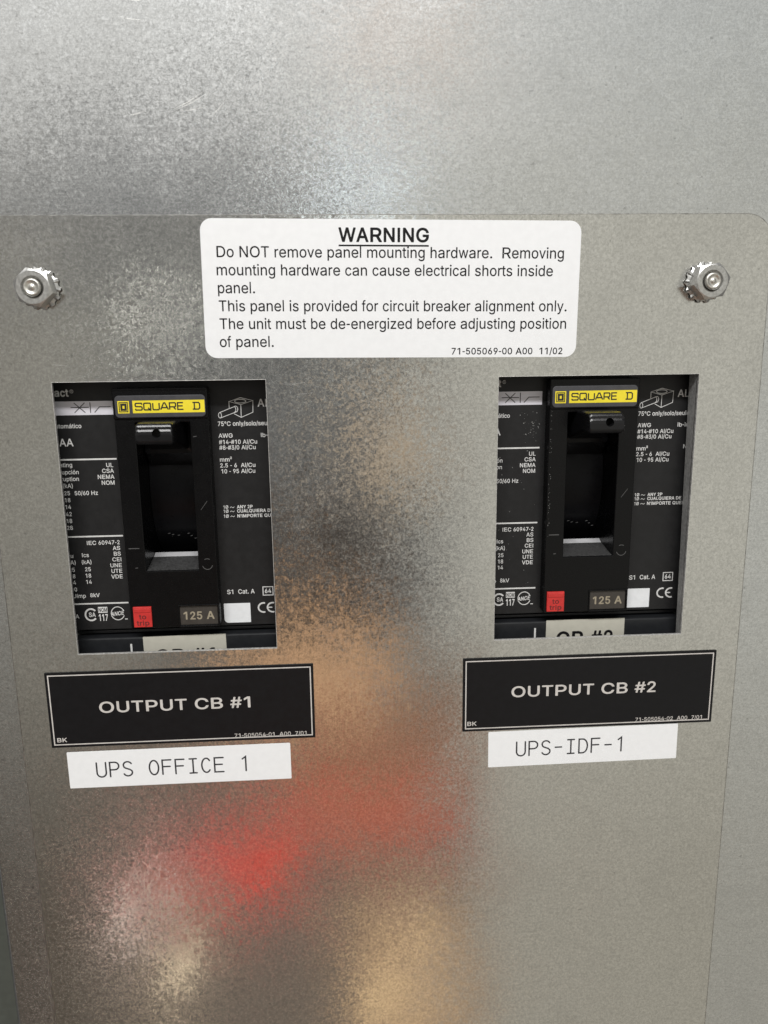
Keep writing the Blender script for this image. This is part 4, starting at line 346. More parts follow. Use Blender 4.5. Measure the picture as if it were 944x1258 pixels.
    'i': (158, ('51,-5 46,-1 44,5 44,375 47,381 53,384 105,384 111,381 114,373 114,3 111,-3 105,-6;69,439 55,445 43,457 35,473 34,491 41,507 49,518 63,527 81,530 97,526 114,513 123,493 124,477 120,465 109,449 89,439', '51,-11 42,-7 38,5 38,375 42,385 53,390 105,390 116,385 120,373 120,3 116,-7 105,-12;69,433 53,439 41,449 33,461 29,473 28,491 35,509 47,524 59,532 81,536 103,529 120,515 129,493 130,477 125,461 112,443 89,433', '51,-19 36,-13 30,5 30,375 35,389 43,395 55,398 105,398 122,391 128,373 128,3 123,-11 115,-17 103,-20;69,425 51,430 35,442 23,465 19,483 20,491 29,515 41,530 55,539 81,544 105,538 126,521 135,501 138,477 132,457 125,444 118,437 97,427 85,424')),
    'j': (158, ('-9,-149 -13,-147 -16,-141 -15,-89 -9,-83 21,-77 27,-74 35,-65 41,-53 44,-35 44,375 47,381 53,384 105,384 111,381 114,373 114,-33 112,-59 101,-93 88,-113 68,-131 33,-145;69,439 55,445 45,453 35,473 34,491 43,511 49,518 63,527 81,530 97,526 114,513 123,493 124,477 120,465 109,449 89,439', '-9,-155 -18,-151 -22,-141 -22,-93 -19,-83 -9,-77 19,-71 25,-68 35,-51 38,-35 38,375 42,385 53,390 105,390 116,385 120,373 120,-33 118,-59 107,-95 94,-115 70,-137 33,-151;69,433 53,439 39,451 29,473 28,491 37,513 47,524 59,532 81,536 103,529 120,515 129,493 130,477 125,461 112,443 89,433', '-9,-163 -24,-157 -30,-141 -30,-93 -27,-81 -24,-75 -17,-71 11,-65 19,-62 27,-49 30,-33 30,375 35,389 43,395 55,398 105,398 122,391 128,373 128,-33 126,-59 113,-101 100,-121 77,-142 53,-153 33,-159;69,425 47,433 33,444 23,465 19,483 20,491 30,517 41,530 55,539 81,544 105,538 126,521 135,501 138,477 132,457 125,444 118,437 97,427 85,424')),
    'k': (355, ('49,-5 44,-1 42,5 42,505 45,511 51,514 103,514 109,511 112,503 113,223 118,225 242,363 261,381 269,384 329,384 338,379 336,371 198,221 196,215 347,10 351,1 347,-4 341,-6 279,-6 269,-2 143,168 137,164 112,137 112,5 110,-1 101,-6', '49,-11 40,-7 36,5 36,505 40,515 51,520 103,520 114,515 118,503 119,239 123,240 131,248 236,365 259,387 269,390 329,390 339,387 343,383 345,377 342,369 205,220 203,215 353,12 357,1 353,-8 343,-12 279,-12 267,-8 149,152 141,159 118,135 118,5 115,-5 111,-9 103,-12', '49,-19 34,-13 28,5 28,505 33,519 41,525 53,528 103,528 120,521 126,505 127,261 131,262 145,276 230,371 253,393 269,398 329,398 343,394 350,387 352,375 348,363 230,235 214,215 359,18 365,1 363,-7 359,-14 343,-20 279,-20 263,-15 253,-6 141,146 126,131 126,5 121,-11 115,-16 103,-20')),
    'l': (158, ('53,-5 48,-1 46,5 46,521 49,527 55,530 103,530 109,527 112,519 112,3 109,-3 103,-6', '53,-11 44,-7 40,5 40,521 44,531 53,535 103,536 114,531 118,519 118,3 114,-7 103,-12', '53,-19 38,-13 32,5 32,521 37,535 45,541 57,544 103,544 120,537 126,519 126,3 121,-11 113,-17 101,-20')),
    'm': (592, ('51,-5 46,-1 44,7 44,371 47,381 55,384 109,382 114,375 115,339 142,367 181,387 207,392 239,388 253,384 281,366 309,329 323,347 343,365 370,381 397,390 427,392 453,389 487,375 513,356 529,331 535,317 543,295 546,273 546,7 543,-3 535,-6 485,-6 479,-4 475,1 474,261 472,279 469,289 451,311 435,319 405,324 381,321 360,311 351,303 343,291 335,271 330,243 329,1 325,-4 319,-6 271,-6 263,-3 260,7 260,261 256,285 243,305 229,315 211,322 189,324 173,322 161,317 141,304 127,285 120,265 116,233 115,1 113,-3 107,-6', '51,-11 42,-7 38,5 38,373 43,386 55,390 103,390 111,388 117,383 120,375 120,359 123,357 139,372 157,383 187,395 213,398 239,394 257,388 282,373 309,341 339,370 363,384 397,396 429,398 453,395 485,383 518,359 535,333 539,323 549,295 552,273 552,5 547,-8 535,-12 485,-12 475,-9 471,-5 468,5 468,261 466,279 463,287 449,305 427,315 405,318 383,315 362,305 345,283 340,269 336,243 336,7 333,-5 329,-9 319,-12 271,-12 259,-8 254,5 254,261 250,283 240,299 227,309 211,316 189,318 167,313 145,299 133,283 126,265 122,233 122,7 119,-5 115,-9 107,-12', '51,-19 36,-13 30,5 30,373 33,385 37,392 53,398 105,398 121,392 127,379 131,377 151,389 173,399 189,404 215,406 241,401 265,393 289,378 309,355 335,377 363,393 397,404 429,406 461,401 487,391 524,365 541,339 547,325 557,295 560,273 560,5 557,-7 553,-14 537,-20 485,-20 469,-15 463,-8 460,5 460,261 458,279 443,299 427,307 405,310 385,307 367,298 355,283 346,259 344,241 344,5 340,-9 333,-16 319,-20 269,-20 253,-14 249,-7 246,5 246,263 240,283 229,298 213,307 189,310 168,305 149,291 139,277 132,253 130,231 130,5 127,-7 121,-15 107,-20')),
    'n': (395, ('51,-5 46,-1 44,5 44,371 46,379 55,384 109,382 114,375 114,343 117,339 144,367 183,386 217,390 243,388 287,373 315,350 331,327 346,285 350,245 350,7 348,-1 341,-6 289,-6 283,-4 279,0 278,243 273,273 259,299 235,317 211,322 191,322 165,315 141,300 127,281 119,257 116,233 115,1 113,-3 107,-6', '51,-11 42,-7 38,5 38,371 41,383 45,387 53,390 107,389 117,383 120,375 120,357 123,355 143,373 183,392 217,396 243,394 289,379 312,361 333,335 339,325 352,285 356,245 356,7 353,-5 349,-9 335,-12 287,-12 279,-9 275,-5 272,7 272,243 267,271 254,295 233,311 211,316 191,316 161,307 145,295 132,277 124,255 122,231 122,5 119,-5 115,-9 107,-12', '51,-19 36,-13 30,5 30,371 35,389 41,394 53,398 105,398 121,392 128,377 131,375 173,397 223,404 263,397 295,385 327,358 343,335 360,285 364,247 364,7 359,-11 351,-17 335,-20 287,-20 275,-16 269,-11 264,5 264,241 261,261 258,271 249,287 233,301 225,305 211,308 191,308 171,302 151,289 139,273 132,253 130,231 130,5 127,-7 121,-15 107,-20')),
    'o': (395, ('191,-13 149,-7 127,2 105,14 72,45 47,85 32,133 26,191 32,243 47,291 72,331 106,363 129,374 151,384 199,390 245,383 271,372 291,362 321,334 348,291 363,245 368,205 368,171 364,133 349,89 319,40 289,13 255,-3 233,-10;167,57 151,65 134,79 121,95 107,125 100,151 97,187 101,227 109,257 121,282 141,304 151,311 167,319 199,324 233,317 253,306 273,283 285,259 295,223 298,181 296,155 287,121 273,93 262,79 251,69 229,57 201,52', '191,-19 149,-13 121,-2 103,8 66,43 43,79 31,117 24,145 20,191 26,243 41,291 66,333 103,368 121,378 149,389 199,396 245,389 279,376 293,368 327,336 352,295 369,245 374,205 374,171 369,131 353,83 325,38 292,7 261,-7 233,-16;169,63 153,71 140,81 127,97 113,125 106,151 103,187 104,209 109,235 115,255 127,280 143,298 153,305 169,313 199,318 231,311 251,300 267,281 281,253 289,223 292,181 290,155 283,129 266,93 251,76 229,64 201,58', '191,-27 149,-21 119,-10 97,2 60,37 36,75 25,109 16,145 12,191 18,243 35,299 60,339 97,374 121,386 151,398 199,404 245,397 278,385 299,374 332,343 360,299 375,253 382,207 382,171 378,133 361,81 331,32 297,1 263,-15 233,-24;171,71 159,77 146,87 133,103 121,127 114,151 112,167 112,207 114,225 121,249 133,273 142,285 153,295 170,305 199,310 225,305 243,295 261,275 273,251 281,223 284,181 282,155 275,129 260,99 245,82 225,71 201,66')),
    'p': (395, ('49,-149 44,-145 42,-137 43,377 45,381 51,384 105,382 110,375 110,339 111,335 133,360 159,379 187,388 209,390 257,383 295,365 323,338 345,303 355,279 366,241 368,167 366,137 351,85 327,42 299,14 258,-7 245,-10 211,-14 179,-9 153,3 138,13 126,25 115,40 111,-143 109,-147 103,-150;177,57 155,69 132,93 123,113 114,149 112,167 112,211 114,231 123,265 134,287 161,312 177,319 207,324 239,317 255,308 275,287 287,263 297,225 300,181 298,155 289,121 274,89 253,68 235,57 215,54', '49,-155 40,-151 36,-139 36,371 39,383 43,387 53,390 99,390 107,388 114,381 116,357 119,355 153,383 187,394 217,396 263,387 298,371 330,339 353,302 361,279 372,241 374,167 372,137 355,79 333,40 302,9 257,-13 215,-20 185,-17 151,-3 123,20 119,21 118,-139 115,-149 111,-153 103,-156;179,63 155,76 141,90 130,111 122,139 118,165 118,211 120,231 127,257 140,285 158,303 175,312 207,318 237,311 253,302 269,285 283,257 291,225 294,181 292,155 283,121 268,91 251,74 233,63 215,60', '49,-163 34,-157 28,-139 28,371 31,385 37,393 51,398 101,398 117,392 124,377 127,375 150,391 187,402 217,404 265,395 304,377 335,346 357,311 367,287 380,241 382,167 380,137 363,77 339,34 309,4 265,-19 217,-28 187,-26 161,-17 131,0 127,1 126,-139 122,-153 117,-159 103,-164;180,71 161,82 147,97 136,119 126,165 126,211 128,231 135,257 146,279 169,300 187,307 207,310 231,305 247,296 263,279 275,255 283,225 286,181 284,155 277,129 262,97 245,80 229,71 215,68')),
    'r': (237, ('49,-5 44,-1 42,5 43,377 45,381 51,384 102,383 108,375 109,345 134,371 165,385 189,390 221,389 226,385 228,379 228,327 225,319 219,316 185,320 167,317 149,310 134,299 123,286 113,261 110,241 109,1 107,-3 101,-6', '49,-11 40,-7 36,5 36,371 39,383 43,387 51,390 101,389 111,383 114,365 117,363 133,377 165,391 189,396 217,396 227,393 231,389 234,379 234,327 230,315 219,310 185,314 169,311 151,305 137,294 129,284 119,261 116,239 116,5 113,-5 109,-9 101,-12', '49,-19 34,-13 28,5 28,371 31,385 37,393 51,398 97,398 113,393 123,381 157,397 175,402 215,404 229,401 237,395 242,381 242,327 237,310 230,305 219,302 187,306 158,299 141,286 135,277 127,259 124,239 124,5 121,-7 115,-15 101,-20')),
    's': (355, ('143,-12 109,-3 75,16 54,37 43,55 33,81 30,91 32,95 41,101 85,112 91,111 97,106 107,82 125,65 149,54 187,52 215,58 234,67 247,80 254,99 251,121 243,132 229,141 137,167 101,180 78,195 63,208 48,235 40,279 45,307 58,333 83,359 115,377 147,388 179,390 213,388 243,379 276,361 296,341 307,323 319,295 317,287 309,283 267,272 261,273 256,277 240,303 229,313 203,324 169,326 153,323 136,315 118,299 112,279 115,261 125,247 143,237 221,215 263,201 276,195 302,175 319,147 324,133 328,103 323,77 305,41 282,17 249,-1 223,-9 185,-14', '143,-18 109,-9 73,10 48,35 34,57 25,89 27,99 31,103 41,107 85,118 91,117 101,112 113,85 127,71 151,60 187,58 212,63 231,73 241,82 248,99 248,111 245,119 239,127 223,137 131,163 95,176 76,189 58,205 44,227 38,247 34,277 39,307 51,334 80,365 109,381 145,393 189,396 213,394 243,385 277,368 302,343 313,325 325,295 323,285 319,281 309,277 263,266 252,271 241,291 227,307 203,318 169,320 155,317 139,310 124,297 118,277 122,261 130,251 149,241 221,221 278,201 306,179 319,159 327,143 334,105 327,71 311,39 284,11 255,-5 223,-15 185,-20', '165,-27 143,-26 101,-15 67,4 42,29 26,57 16,91 21,105 33,113 85,126 91,125 106,119 119,91 133,77 153,68 185,66 209,71 227,80 237,91 240,99 239,113 233,121 221,129 197,137 135,153 107,163 85,173 62,189 51,201 35,229 26,277 33,315 44,339 73,370 106,389 137,399 147,402 189,404 213,402 251,391 283,374 308,349 320,329 333,295 331,283 327,276 317,271 263,258 246,265 235,285 221,301 203,310 169,312 157,309 143,302 130,291 126,277 129,265 136,257 151,249 229,227 271,213 283,207 308,189 315,181 333,151 342,105 335,69 320,37 290,5 257,-13 231,-21 213,-26')),
    't': (198, ('141,-9 109,-3 77,17 57,53 50,97 50,317 45,320 7,320 1,323 -2,329 -2,373 1,381 9,384 45,384 50,387 50,467 53,473 59,476 107,476 114,471 116,389 118,385 175,384 181,381 184,375 184,331 181,323 173,320 121,320 117,318 116,315 116,93 119,75 124,65 133,59 155,56 173,60 179,57 183,47 192,5 189,-1 181,-5 163,-10', '141,-15 103,-7 75,11 69,17 53,47 44,97 44,311 39,314 9,314 1,316 -5,321 -8,329 -8,373 -4,385 7,390 39,390 44,393 44,467 48,477 59,482 105,482 117,478 122,465 123,392 177,389 186,385 190,375 190,329 185,318 175,314 125,314 122,309 122,93 125,77 129,69 135,65 155,62 173,66 183,62 189,47 198,5 194,-5 187,-9 163,-16', '141,-23 101,-15 69,5 63,11 45,44 36,97 36,303 33,306 7,306 -5,310 -11,315 -16,329 -16,373 -12,387 -3,395 35,400 36,465 39,477 45,485 59,490 107,490 123,484 130,467 131,400 175,398 185,395 193,389 198,375 198,329 192,313 175,306 135,306 130,303 130,91 133,79 137,73 155,70 173,74 183,71 190,67 195,55 206,5 201,-10 190,-17 163,-24')),
    'u': (395, ('141,-7 110,5 84,25 62,55 49,95 44,143 45,378 51,383 59,384 107,384 115,378 116,141 121,107 136,79 153,67 165,61 197,56 217,59 239,68 254,81 267,99 275,121 278,137 279,377 281,381 287,384 344,383 348,379 350,373 349,0 345,-4 339,-6 285,-4 280,3 280,35 277,39 252,13 215,-5 185,-10', '141,-13 105,1 82,19 56,53 43,95 38,145 38,371 41,383 45,387 59,390 107,390 115,387 119,383 122,371 122,141 127,109 141,83 155,73 165,67 197,62 215,65 237,74 249,85 261,101 269,121 272,139 272,373 275,383 279,387 289,390 339,390 349,387 353,383 356,371 356,7 353,-5 349,-9 341,-12 287,-11 277,-5 274,3 274,21 271,23 253,7 221,-9 187,-16', '159,-23 133,-19 103,-7 77,12 53,43 47,55 37,87 30,145 30,373 34,387 43,395 59,398 107,398 121,393 126,387 130,373 130,141 134,113 146,91 155,83 167,75 197,70 213,73 229,79 241,89 255,107 262,125 264,139 264,373 268,387 273,393 287,398 339,398 353,394 360,387 364,373 364,7 360,-9 355,-15 341,-20 289,-20 273,-14 266,1 263,3 223,-17 187,-24')),
    'v': (355, ('149,-5 143,0 135,23 15,365 12,379 17,383 25,384 75,384 82,379 155,161 177,90 181,95 197,151 273,379 283,384 338,383 343,377 341,369 212,1 209,-3 203,-6', '149,-11 139,-5 131,17 11,359 6,375 7,383 11,387 25,390 75,390 83,387 87,383 177,111 181,117 191,151 267,381 273,387 281,390 333,390 343,387 349,377 347,369 217,-3 211,-9 203,-12', '149,-19 137,-15 131,-7 1,363 -3,377 0,387 7,394 21,398 75,398 87,394 93,390 177,139 179,141 261,387 267,393 281,398 333,398 347,394 355,385 357,377 355,367 224,-7 217,-15 203,-20')),
    'w': (513, ('125,-5 119,1 43,277 17,373 19,381 27,384 75,384 81,382 85,378 153,101 157,111 179,209 221,375 225,381 233,384 281,384 289,381 292,377 335,209 359,104 363,113 428,377 433,382 439,384 487,384 495,381 498,375 495,365 397,11 391,-3 383,-6 337,-6 331,-4 327,0 261,263 257,273 253,263 186,1 177,-6', '125,-11 115,-5 109,15 13,365 10,375 14,385 25,390 75,390 85,387 89,383 153,131 155,133 215,375 221,386 233,390 281,390 291,387 297,381 359,133 363,141 425,383 429,387 439,390 487,390 499,386 504,375 501,365 403,11 396,-7 385,-12 337,-12 327,-9 323,-5 261,237 257,247 253,237 190,-3 185,-9 177,-12', '125,-19 110,-13 103,7 5,365 2,375 8,391 25,398 75,398 87,395 95,389 153,167 157,175 209,383 217,393 233,398 283,398 297,393 303,387 357,175 361,168 415,381 419,389 427,395 439,398 489,398 505,392 509,385 512,375 507,357 409,3 402,-13 385,-20 337,-20 325,-17 317,-11 257,214 253,205 199,-3 195,-11 189,-16 177,-20')),
    'y': (355, ('59,-149 42,-145 37,-139 51,-86 59,-80 95,-82 108,-77 125,-53 141,-7 142,1 17,359 12,379 17,383 25,384 75,384 82,379 177,91 180,93 197,151 273,379 283,384 339,382 343,375 333,345 193,-55 169,-106 149,-128 123,-143 103,-150', '59,-155 37,-149 32,-141 46,-83 51,-77 59,-74 95,-76 106,-71 121,-47 135,-7 136,1 13,353 6,375 7,383 11,387 25,390 75,390 83,387 87,383 177,111 179,113 267,381 273,387 281,390 333,390 343,387 347,383 349,375 337,339 197,-61 176,-107 151,-134 129,-147 103,-156', '59,-163 33,-156 25,-147 24,-133 37,-83 42,-73 49,-69 59,-66 91,-68 99,-66 113,-45 128,-1 1,363 -3,377 0,387 7,394 21,398 75,398 87,394 93,390 177,140 181,147 261,387 267,393 281,398 333,398 347,394 355,385 357,377 355,367 205,-63 182,-113 157,-140 131,-155 103,-164')),
    'z': (355, ('39,-5 35,-3 32,3 32,41 35,49 225,313 219,316 45,317 41,319 38,325 40,379 45,383 51,384 303,384 311,382 316,373 316,333 313,325 129,65 135,62 315,61 319,59 322,53 320,-1 311,-6', '39,-11 30,-7 26,3 26,41 29,51 213,307 207,310 49,310 39,313 35,317 32,327 32,373 35,383 39,387 49,390 303,390 315,387 319,383 322,373 322,333 319,323 141,71 145,68 311,68 321,65 325,61 328,51 328,5 325,-5 321,-9 311,-12', '39,-19 24,-13 19,1 18,41 22,55 197,299 191,302 49,302 33,307 27,315 24,327 24,375 29,389 37,395 49,398 305,398 321,393 327,385 330,373 330,331 325,317 157,79 163,76 311,76 325,72 331,67 336,53 336,5 331,-11 323,-17 311,-20')),
    '°': (284, ('115,281 87,295 63,315 48,337 37,365 34,381 34,415 37,429 48,457 63,481 73,490 87,501 115,515 153,518 173,513 197,501 221,479 236,457 247,429 250,413 250,381 247,365 235,337 218,311 201,296 167,281 151,278;135,341 117,347 99,369 92,395 92,409 99,427 117,448 127,453 143,456 165,449 178,437 187,425 191,415 194,395 191,379 187,371 170,351 145,341', '129,273 109,277 85,289 57,313 42,335 31,365 28,381 28,415 31,429 43,461 61,488 85,507 109,519 131,524 153,524 179,517 199,507 227,482 242,459 253,429 256,413 256,381 253,365 241,335 224,309 203,290 167,275 151,272;135,347 121,352 105,371 98,395 98,411 103,423 119,442 129,447 143,450 163,443 180,425 187,405 188,393 181,373 165,354 145,347', '129,265 107,269 79,283 51,306 36,329 25,357 20,379 20,415 25,437 35,463 55,494 79,513 107,527 131,532 153,532 181,525 205,513 233,488 248,465 259,437 264,415 264,381 259,357 250,333 231,304 223,296 207,283 181,271 153,264;135,355 126,359 111,377 106,393 106,409 111,419 125,436 143,442 158,437 174,419 180,403 180,393 175,379 161,362 143,355')),
    '²': (237, ('31,301 27,303 24,309 24,345 27,353 138,467 147,481 152,501 149,515 141,526 131,531 111,534 99,531 87,523 81,513 77,499 73,494 29,493 23,499 29,535 49,567 81,587 113,592 149,587 183,568 201,541 208,513 208,493 199,464 181,434 109,360 113,358 203,358 209,356 214,349 213,307 209,302 203,300', '31,295 22,299 18,309 18,345 21,355 132,469 143,487 146,501 143,513 137,521 121,527 109,528 97,523 90,517 81,493 77,489 67,486 29,487 20,491 17,499 25,541 44,571 75,591 111,598 123,598 155,591 186,573 207,543 214,513 214,493 207,469 197,447 180,423 126,369 125,365 203,364 213,361 217,357 220,347 220,311 217,301 213,297 203,294', '31,287 17,292 11,307 10,345 14,359 112,459 135,489 138,501 135,509 129,516 119,520 109,520 96,511 87,487 80,481 65,478 33,478 21,481 13,487 9,499 17,543 38,577 73,599 113,606 157,599 191,580 213,549 222,513 222,495 215,467 203,441 186,417 145,374 149,372 205,372 221,366 225,359 228,347 228,311 225,299 219,291 203,286')),
    '·': (198, ('79,196 62,207 51,225 48,247 52,261 64,279 81,289 91,292 107,292 121,288 135,277 147,257 150,237 146,223 135,206 117,195 101,190', '75,191 56,205 45,225 42,247 47,265 61,284 81,295 91,298 107,298 125,292 140,281 151,263 156,247 156,237 151,219 137,200 123,191 101,184', '71,184 50,199 39,217 34,235 34,247 40,269 55,290 73,301 91,306 107,306 129,300 146,287 159,265 164,247 164,237 158,215 143,194 125,183 101,176')),
    'Ø': (553, ('107,-19 65,9 62,13 65,23 96,65 96,69 69,111 53,147 42,187 36,239 38,297 49,347 67,394 85,425 105,449 126,469 151,487 187,505 211,513 241,520 265,522 313,520 343,513 367,505 405,487 437,527 443,529 451,525 489,499 492,495 489,485 461,447 458,439 479,407 501,361 512,319 516,287 516,221 510,179 501,147 473,91 454,65 426,37 401,21 373,6 339,-5 305,-12 247,-12 213,-5 185,5 149,22 118,-17 113,-20;231,65 198,79 195,81 194,85 399,364 409,374 419,359 435,313 440,261 436,197 418,149 394,111 359,81 319,64 287,60;143,135 135,147 118,197 114,239 114,269 118,311 133,355 159,398 193,427 229,443 241,446 277,450 311,446 329,441 357,429 360,423 351,410 153,142 147,135', '105,-25 62,3 56,11 56,17 59,25 81,55 89,69 63,109 49,141 36,187 30,239 32,297 43,347 55,381 79,427 101,454 125,476 149,493 181,509 211,519 241,526 265,528 313,526 343,519 373,509 403,495 410,501 433,532 443,535 453,531 492,505 498,497 498,491 495,483 467,445 465,439 485,409 505,367 516,329 522,287 522,221 516,179 505,141 479,89 460,63 428,31 403,15 379,2 339,-11 305,-18 247,-18 213,-11 179,1 151,14 146,11 119,-24 111,-27;233,71 207,82 203,87 405,361 409,363 415,353 429,313 434,261 430,197 413,151 388,113 357,87 317,70 287,66;145,145 139,153 124,197 120,239 120,271 124,311 139,355 165,396 197,423 241,440 275,444 297,442 323,437 350,425 350,421 345,412 171,176', '103,-33 56,-3 49,7 47,15 50,27 78,67 56,105 41,139 28,187 22,239 24,297 37,355 55,402 73,433 95,460 119,482 142,499 179,517 203,525 241,534 263,536 313,534 351,525 401,506 429,539 443,543 459,537 499,510 505,501 507,493 504,481 476,441 494,411 513,369 524,329 530,287 530,221 524,179 513,139 485,83 466,57 434,25 409,9 381,-6 347,-17 307,-26 247,-26 205,-17 153,4 124,-31 113,-34;263,75 235,79 217,87 216,91 377,310 407,347 422,309 426,247 422,199 404,153 382,119 351,93 315,78 287,74;147,161 143,167 132,199 128,239 130,291 133,311 147,353 171,390 201,415 241,432 281,436 313,431 337,422 338,417')),
    'á': (395, ('129,-11 91,1 65,18 45,41 31,71 24,105 28,135 35,153 45,171 55,183 75,197 103,209 129,218 235,232 265,241 274,257 272,275 267,289 264,297 253,309 239,317 217,324 177,324 153,316 125,298 108,273 101,269 43,285 39,287 38,293 56,329 79,352 109,371 135,381 185,390 203,390 249,383 263,379 291,366 309,352 319,342 331,323 343,291 348,255 347,1 345,-3 339,-6 281,-5 275,1 274,31 271,35 259,20 246,9 217,-5 179,-14;151,53 131,59 121,65 102,85 100,91 100,115 103,125 109,135 125,147 137,153 273,178 274,137 272,123 264,99 252,83 233,67 203,55 183,52;165,423 160,427 160,433 209,531 217,534 273,534 283,531 285,527 283,521 219,426 209,422', '129,-17 89,-5 63,12 40,37 25,71 18,105 22,135 27,149 35,167 50,187 73,203 87,209 129,224 235,238 261,245 268,259 261,289 251,303 233,313 219,318 177,318 157,312 134,297 129,293 110,267 99,263 37,281 32,287 32,295 50,331 77,358 102,375 135,387 165,394 201,396 241,391 271,382 297,369 310,359 324,345 337,325 349,291 354,255 353,1 349,-8 339,-12 283,-12 275,-9 271,-5 268,15 265,17 247,3 217,-11 179,-20;151,59 137,63 123,71 108,87 106,93 106,115 109,123 116,133 135,146 155,151 261,170 267,169 268,137 265,121 255,97 242,81 225,69 203,61 183,58;165,417 155,423 153,429 155,437 205,536 217,540 273,540 288,535 291,527 289,519 229,429 222,421 211,416', '145,-27 121,-23 83,-11 57,6 33,32 19,63 10,105 19,151 29,173 45,194 67,209 85,217 129,232 235,246 253,251 257,255 259,261 253,287 247,295 239,301 219,309 179,310 161,304 141,291 135,287 115,260 99,255 31,275 25,283 24,297 44,337 71,364 97,382 127,393 165,402 201,404 239,400 272,391 303,375 315,366 330,351 343,331 355,299 362,255 362,3 356,-13 339,-20 281,-19 267,-14 259,0 225,-17 195,-25 177,-28;153,67 139,71 129,77 116,91 114,115 123,128 137,138 155,143 251,160 259,159 260,137 257,121 249,103 235,86 221,76 201,69 183,66;165,409 155,412 149,417 145,429 146,437 198,541 205,545 219,548 277,548 293,542 299,527 296,515 233,420 225,413 211,408')),
    'ó': (395, ('191,-13 149,-7 127,2 105,14 72,45 47,85 32,133 26,191 32,243 47,291 72,331 106,363 129,374 151,384 199,390 245,383 271,372 291,362 321,334 348,291 363,245 368,205 368,171 364,133 349,89 319,40 289,13 255,-3 233,-10;167,57 151,65 134,79 121,95 107,125 100,151 97,187 101,227 109,257 121,282 141,304 151,311 167,319 199,324 233,317 253,306 273,283 285,259 295,223 298,181 296,155 287,121 273,93 262,79 251,69 229,57 201,52;173,423 168,427 168,433 213,531 225,534 277,534 285,531 287,527 283,519 223,425 215,422', '191,-19 149,-13 121,-2 103,8 66,43 43,79 31,117 24,145 20,191 26,243 41,291 66,333 103,368 121,378 149,389 199,396 245,389 279,376 293,368 327,336 352,295 369,245 374,205 374,171 369,131 353,83 325,38 292,7 261,-7 233,-16;169,63 153,71 140,81 127,97 113,125 106,151 103,187 104,209 109,235 115,255 127,280 143,298 153,305 169,313 199,318 231,311 251,300 267,281 281,253 289,223 292,181 290,155 283,129 266,93 251,76 229,64 201,58;173,417 163,423 161,429 162,435 208,535 223,540 277,540 289,536 293,527 289,517 229,422 217,416', '191,-27 149,-21 119,-10 97,2 60,37 36,75 25,109 16,145 12,191 18,243 35,299 60,339 97,374 119,386 149,397 199,404 245,397 279,384 299,374 332,343 360,299 375,253 382,207 382,171 378,133 361,81 331,32 297,1 263,-15 233,-24;171,71 159,77 146,87 133,103 121,127 114,151 112,167 112,207 114,225 121,249 133,273 142,285 153,295 170,305 199,310 225,305 243,295 261,275 273,251 281,223 284,181 282,155 275,129 260,99 245,82 225,71 201,66;173,409 163,412 157,417 153,429 154,437 202,541 209,545 223,548 279,548 295,542 299,535 301,527 298,515 236,417 229,412 217,408')),
}
_gc = {}
def glyphs(s, bold, shear, spacing):
    key = (s, bold, shear, spacing)
    if key not in _gc:
        wt = 0 if bold < .006 else (1 if bold < .0135 else 2); pen = 0.0
        vs, out = [], []
        for ch in s:
            adv, con = GLYPHS[ch]; con = con[wt]
            cu = bpy.data.curves.new('t', 'CURVE'); cu.dimensions = '2D'; cu.fill_mode = 'FRONT'
            for poly in (con.split(';') if con else []):
                pts = [tuple(map(float, q.split(','))) for q in poly.split(' ')]
                sp = cu.splines.new('POLY'); sp.points.add(len(pts)-1); sp.use_cyclic_u = True
                for p, (px, py) in zip(sp.points, pts): p.co = (pen+px/1000+shear*py/1000, py/1000, 0, 1)
            pen += (adv/1000+(0, .010, .022)[wt])*spacing
            if not con: continue
            v1, f1 = curve_mesh(cu); b = len(vs)
            vs += [(v[0], v[1], 0) for v in v1]
            for f in f1:   # all faces look to the viewer
                a = sum(v1[f[i]][0]*v1[f[(i+1) % len(f)]][1]-v1[f[(i+1) % len(f)]][0]*v1[f[i]][1] for i in range(len(f)))
                f = f if a > 0 else f[::-1]
                out.append([b+i for i in f])
        _gc[key] = (vs, out)
    return _gc[key]
CAP = 0.509

def rrect(x0, y0, x1, y1, r=0.0, n=6, rs=None):
    rs = rs or (r, r, r, r)     # bottom-left, bottom-right, top-right, top-left
    out = []
    for (cx, cy, a, rr) in ((x0+rs[0], y0+rs[0], 180, rs[0]), (x1-rs[1], y0+rs[1], 270, rs[1]), (x1-rs[2], y1-rs[2], 0, rs[2]), (x0+rs[3], y1-rs[3], 90, rs[3])):
        if rr <= 0: out.append((cx, cy)); continue
        for k in range(n+1):
            t = math.radians(a+90*k/n); out.append((cx+rr*math.cos(t), cy+rr*math.sin(t)))
    return out
def slab(outlines, z0, z1, bevel=0.0, seg=1):
    """flat plate with holes: outlines[0] is the rim, the others are holes"""
    cu = bpy.data.curves.new('c', 'CURVE'); cu.dimensions = '2D'; cu.fill_mode = 'BOTH'
    for pts in outlines:
        sp = cu.splines.new('POLY'); sp.points.add(len(pts)-1); sp.use_cyclic_u = True
        for i, p in enumerate(pts): sp.points[i].co = (p[0], p[1], 0, 1)
    cu.extrude = (z1-z0)/2-bevel; cu.bevel_depth = bevel; cu.offset = -bevel; cu.bevel_resolution = seg
    vs, fs = curve_mesh(cu)
    bm = bmesh.new(); zc = (z0+z1)/2
    bv = [bm.verts.new((v[0], v[1], v[2]+zc)) for v in vs]
    for f in fs:
        try: bm.faces.new([bv[i] for i in f])
        except ValueError: pass
    bmesh.ops.remove_doubles(bm, verts=bm.verts, dist=1e-4)
    return bm
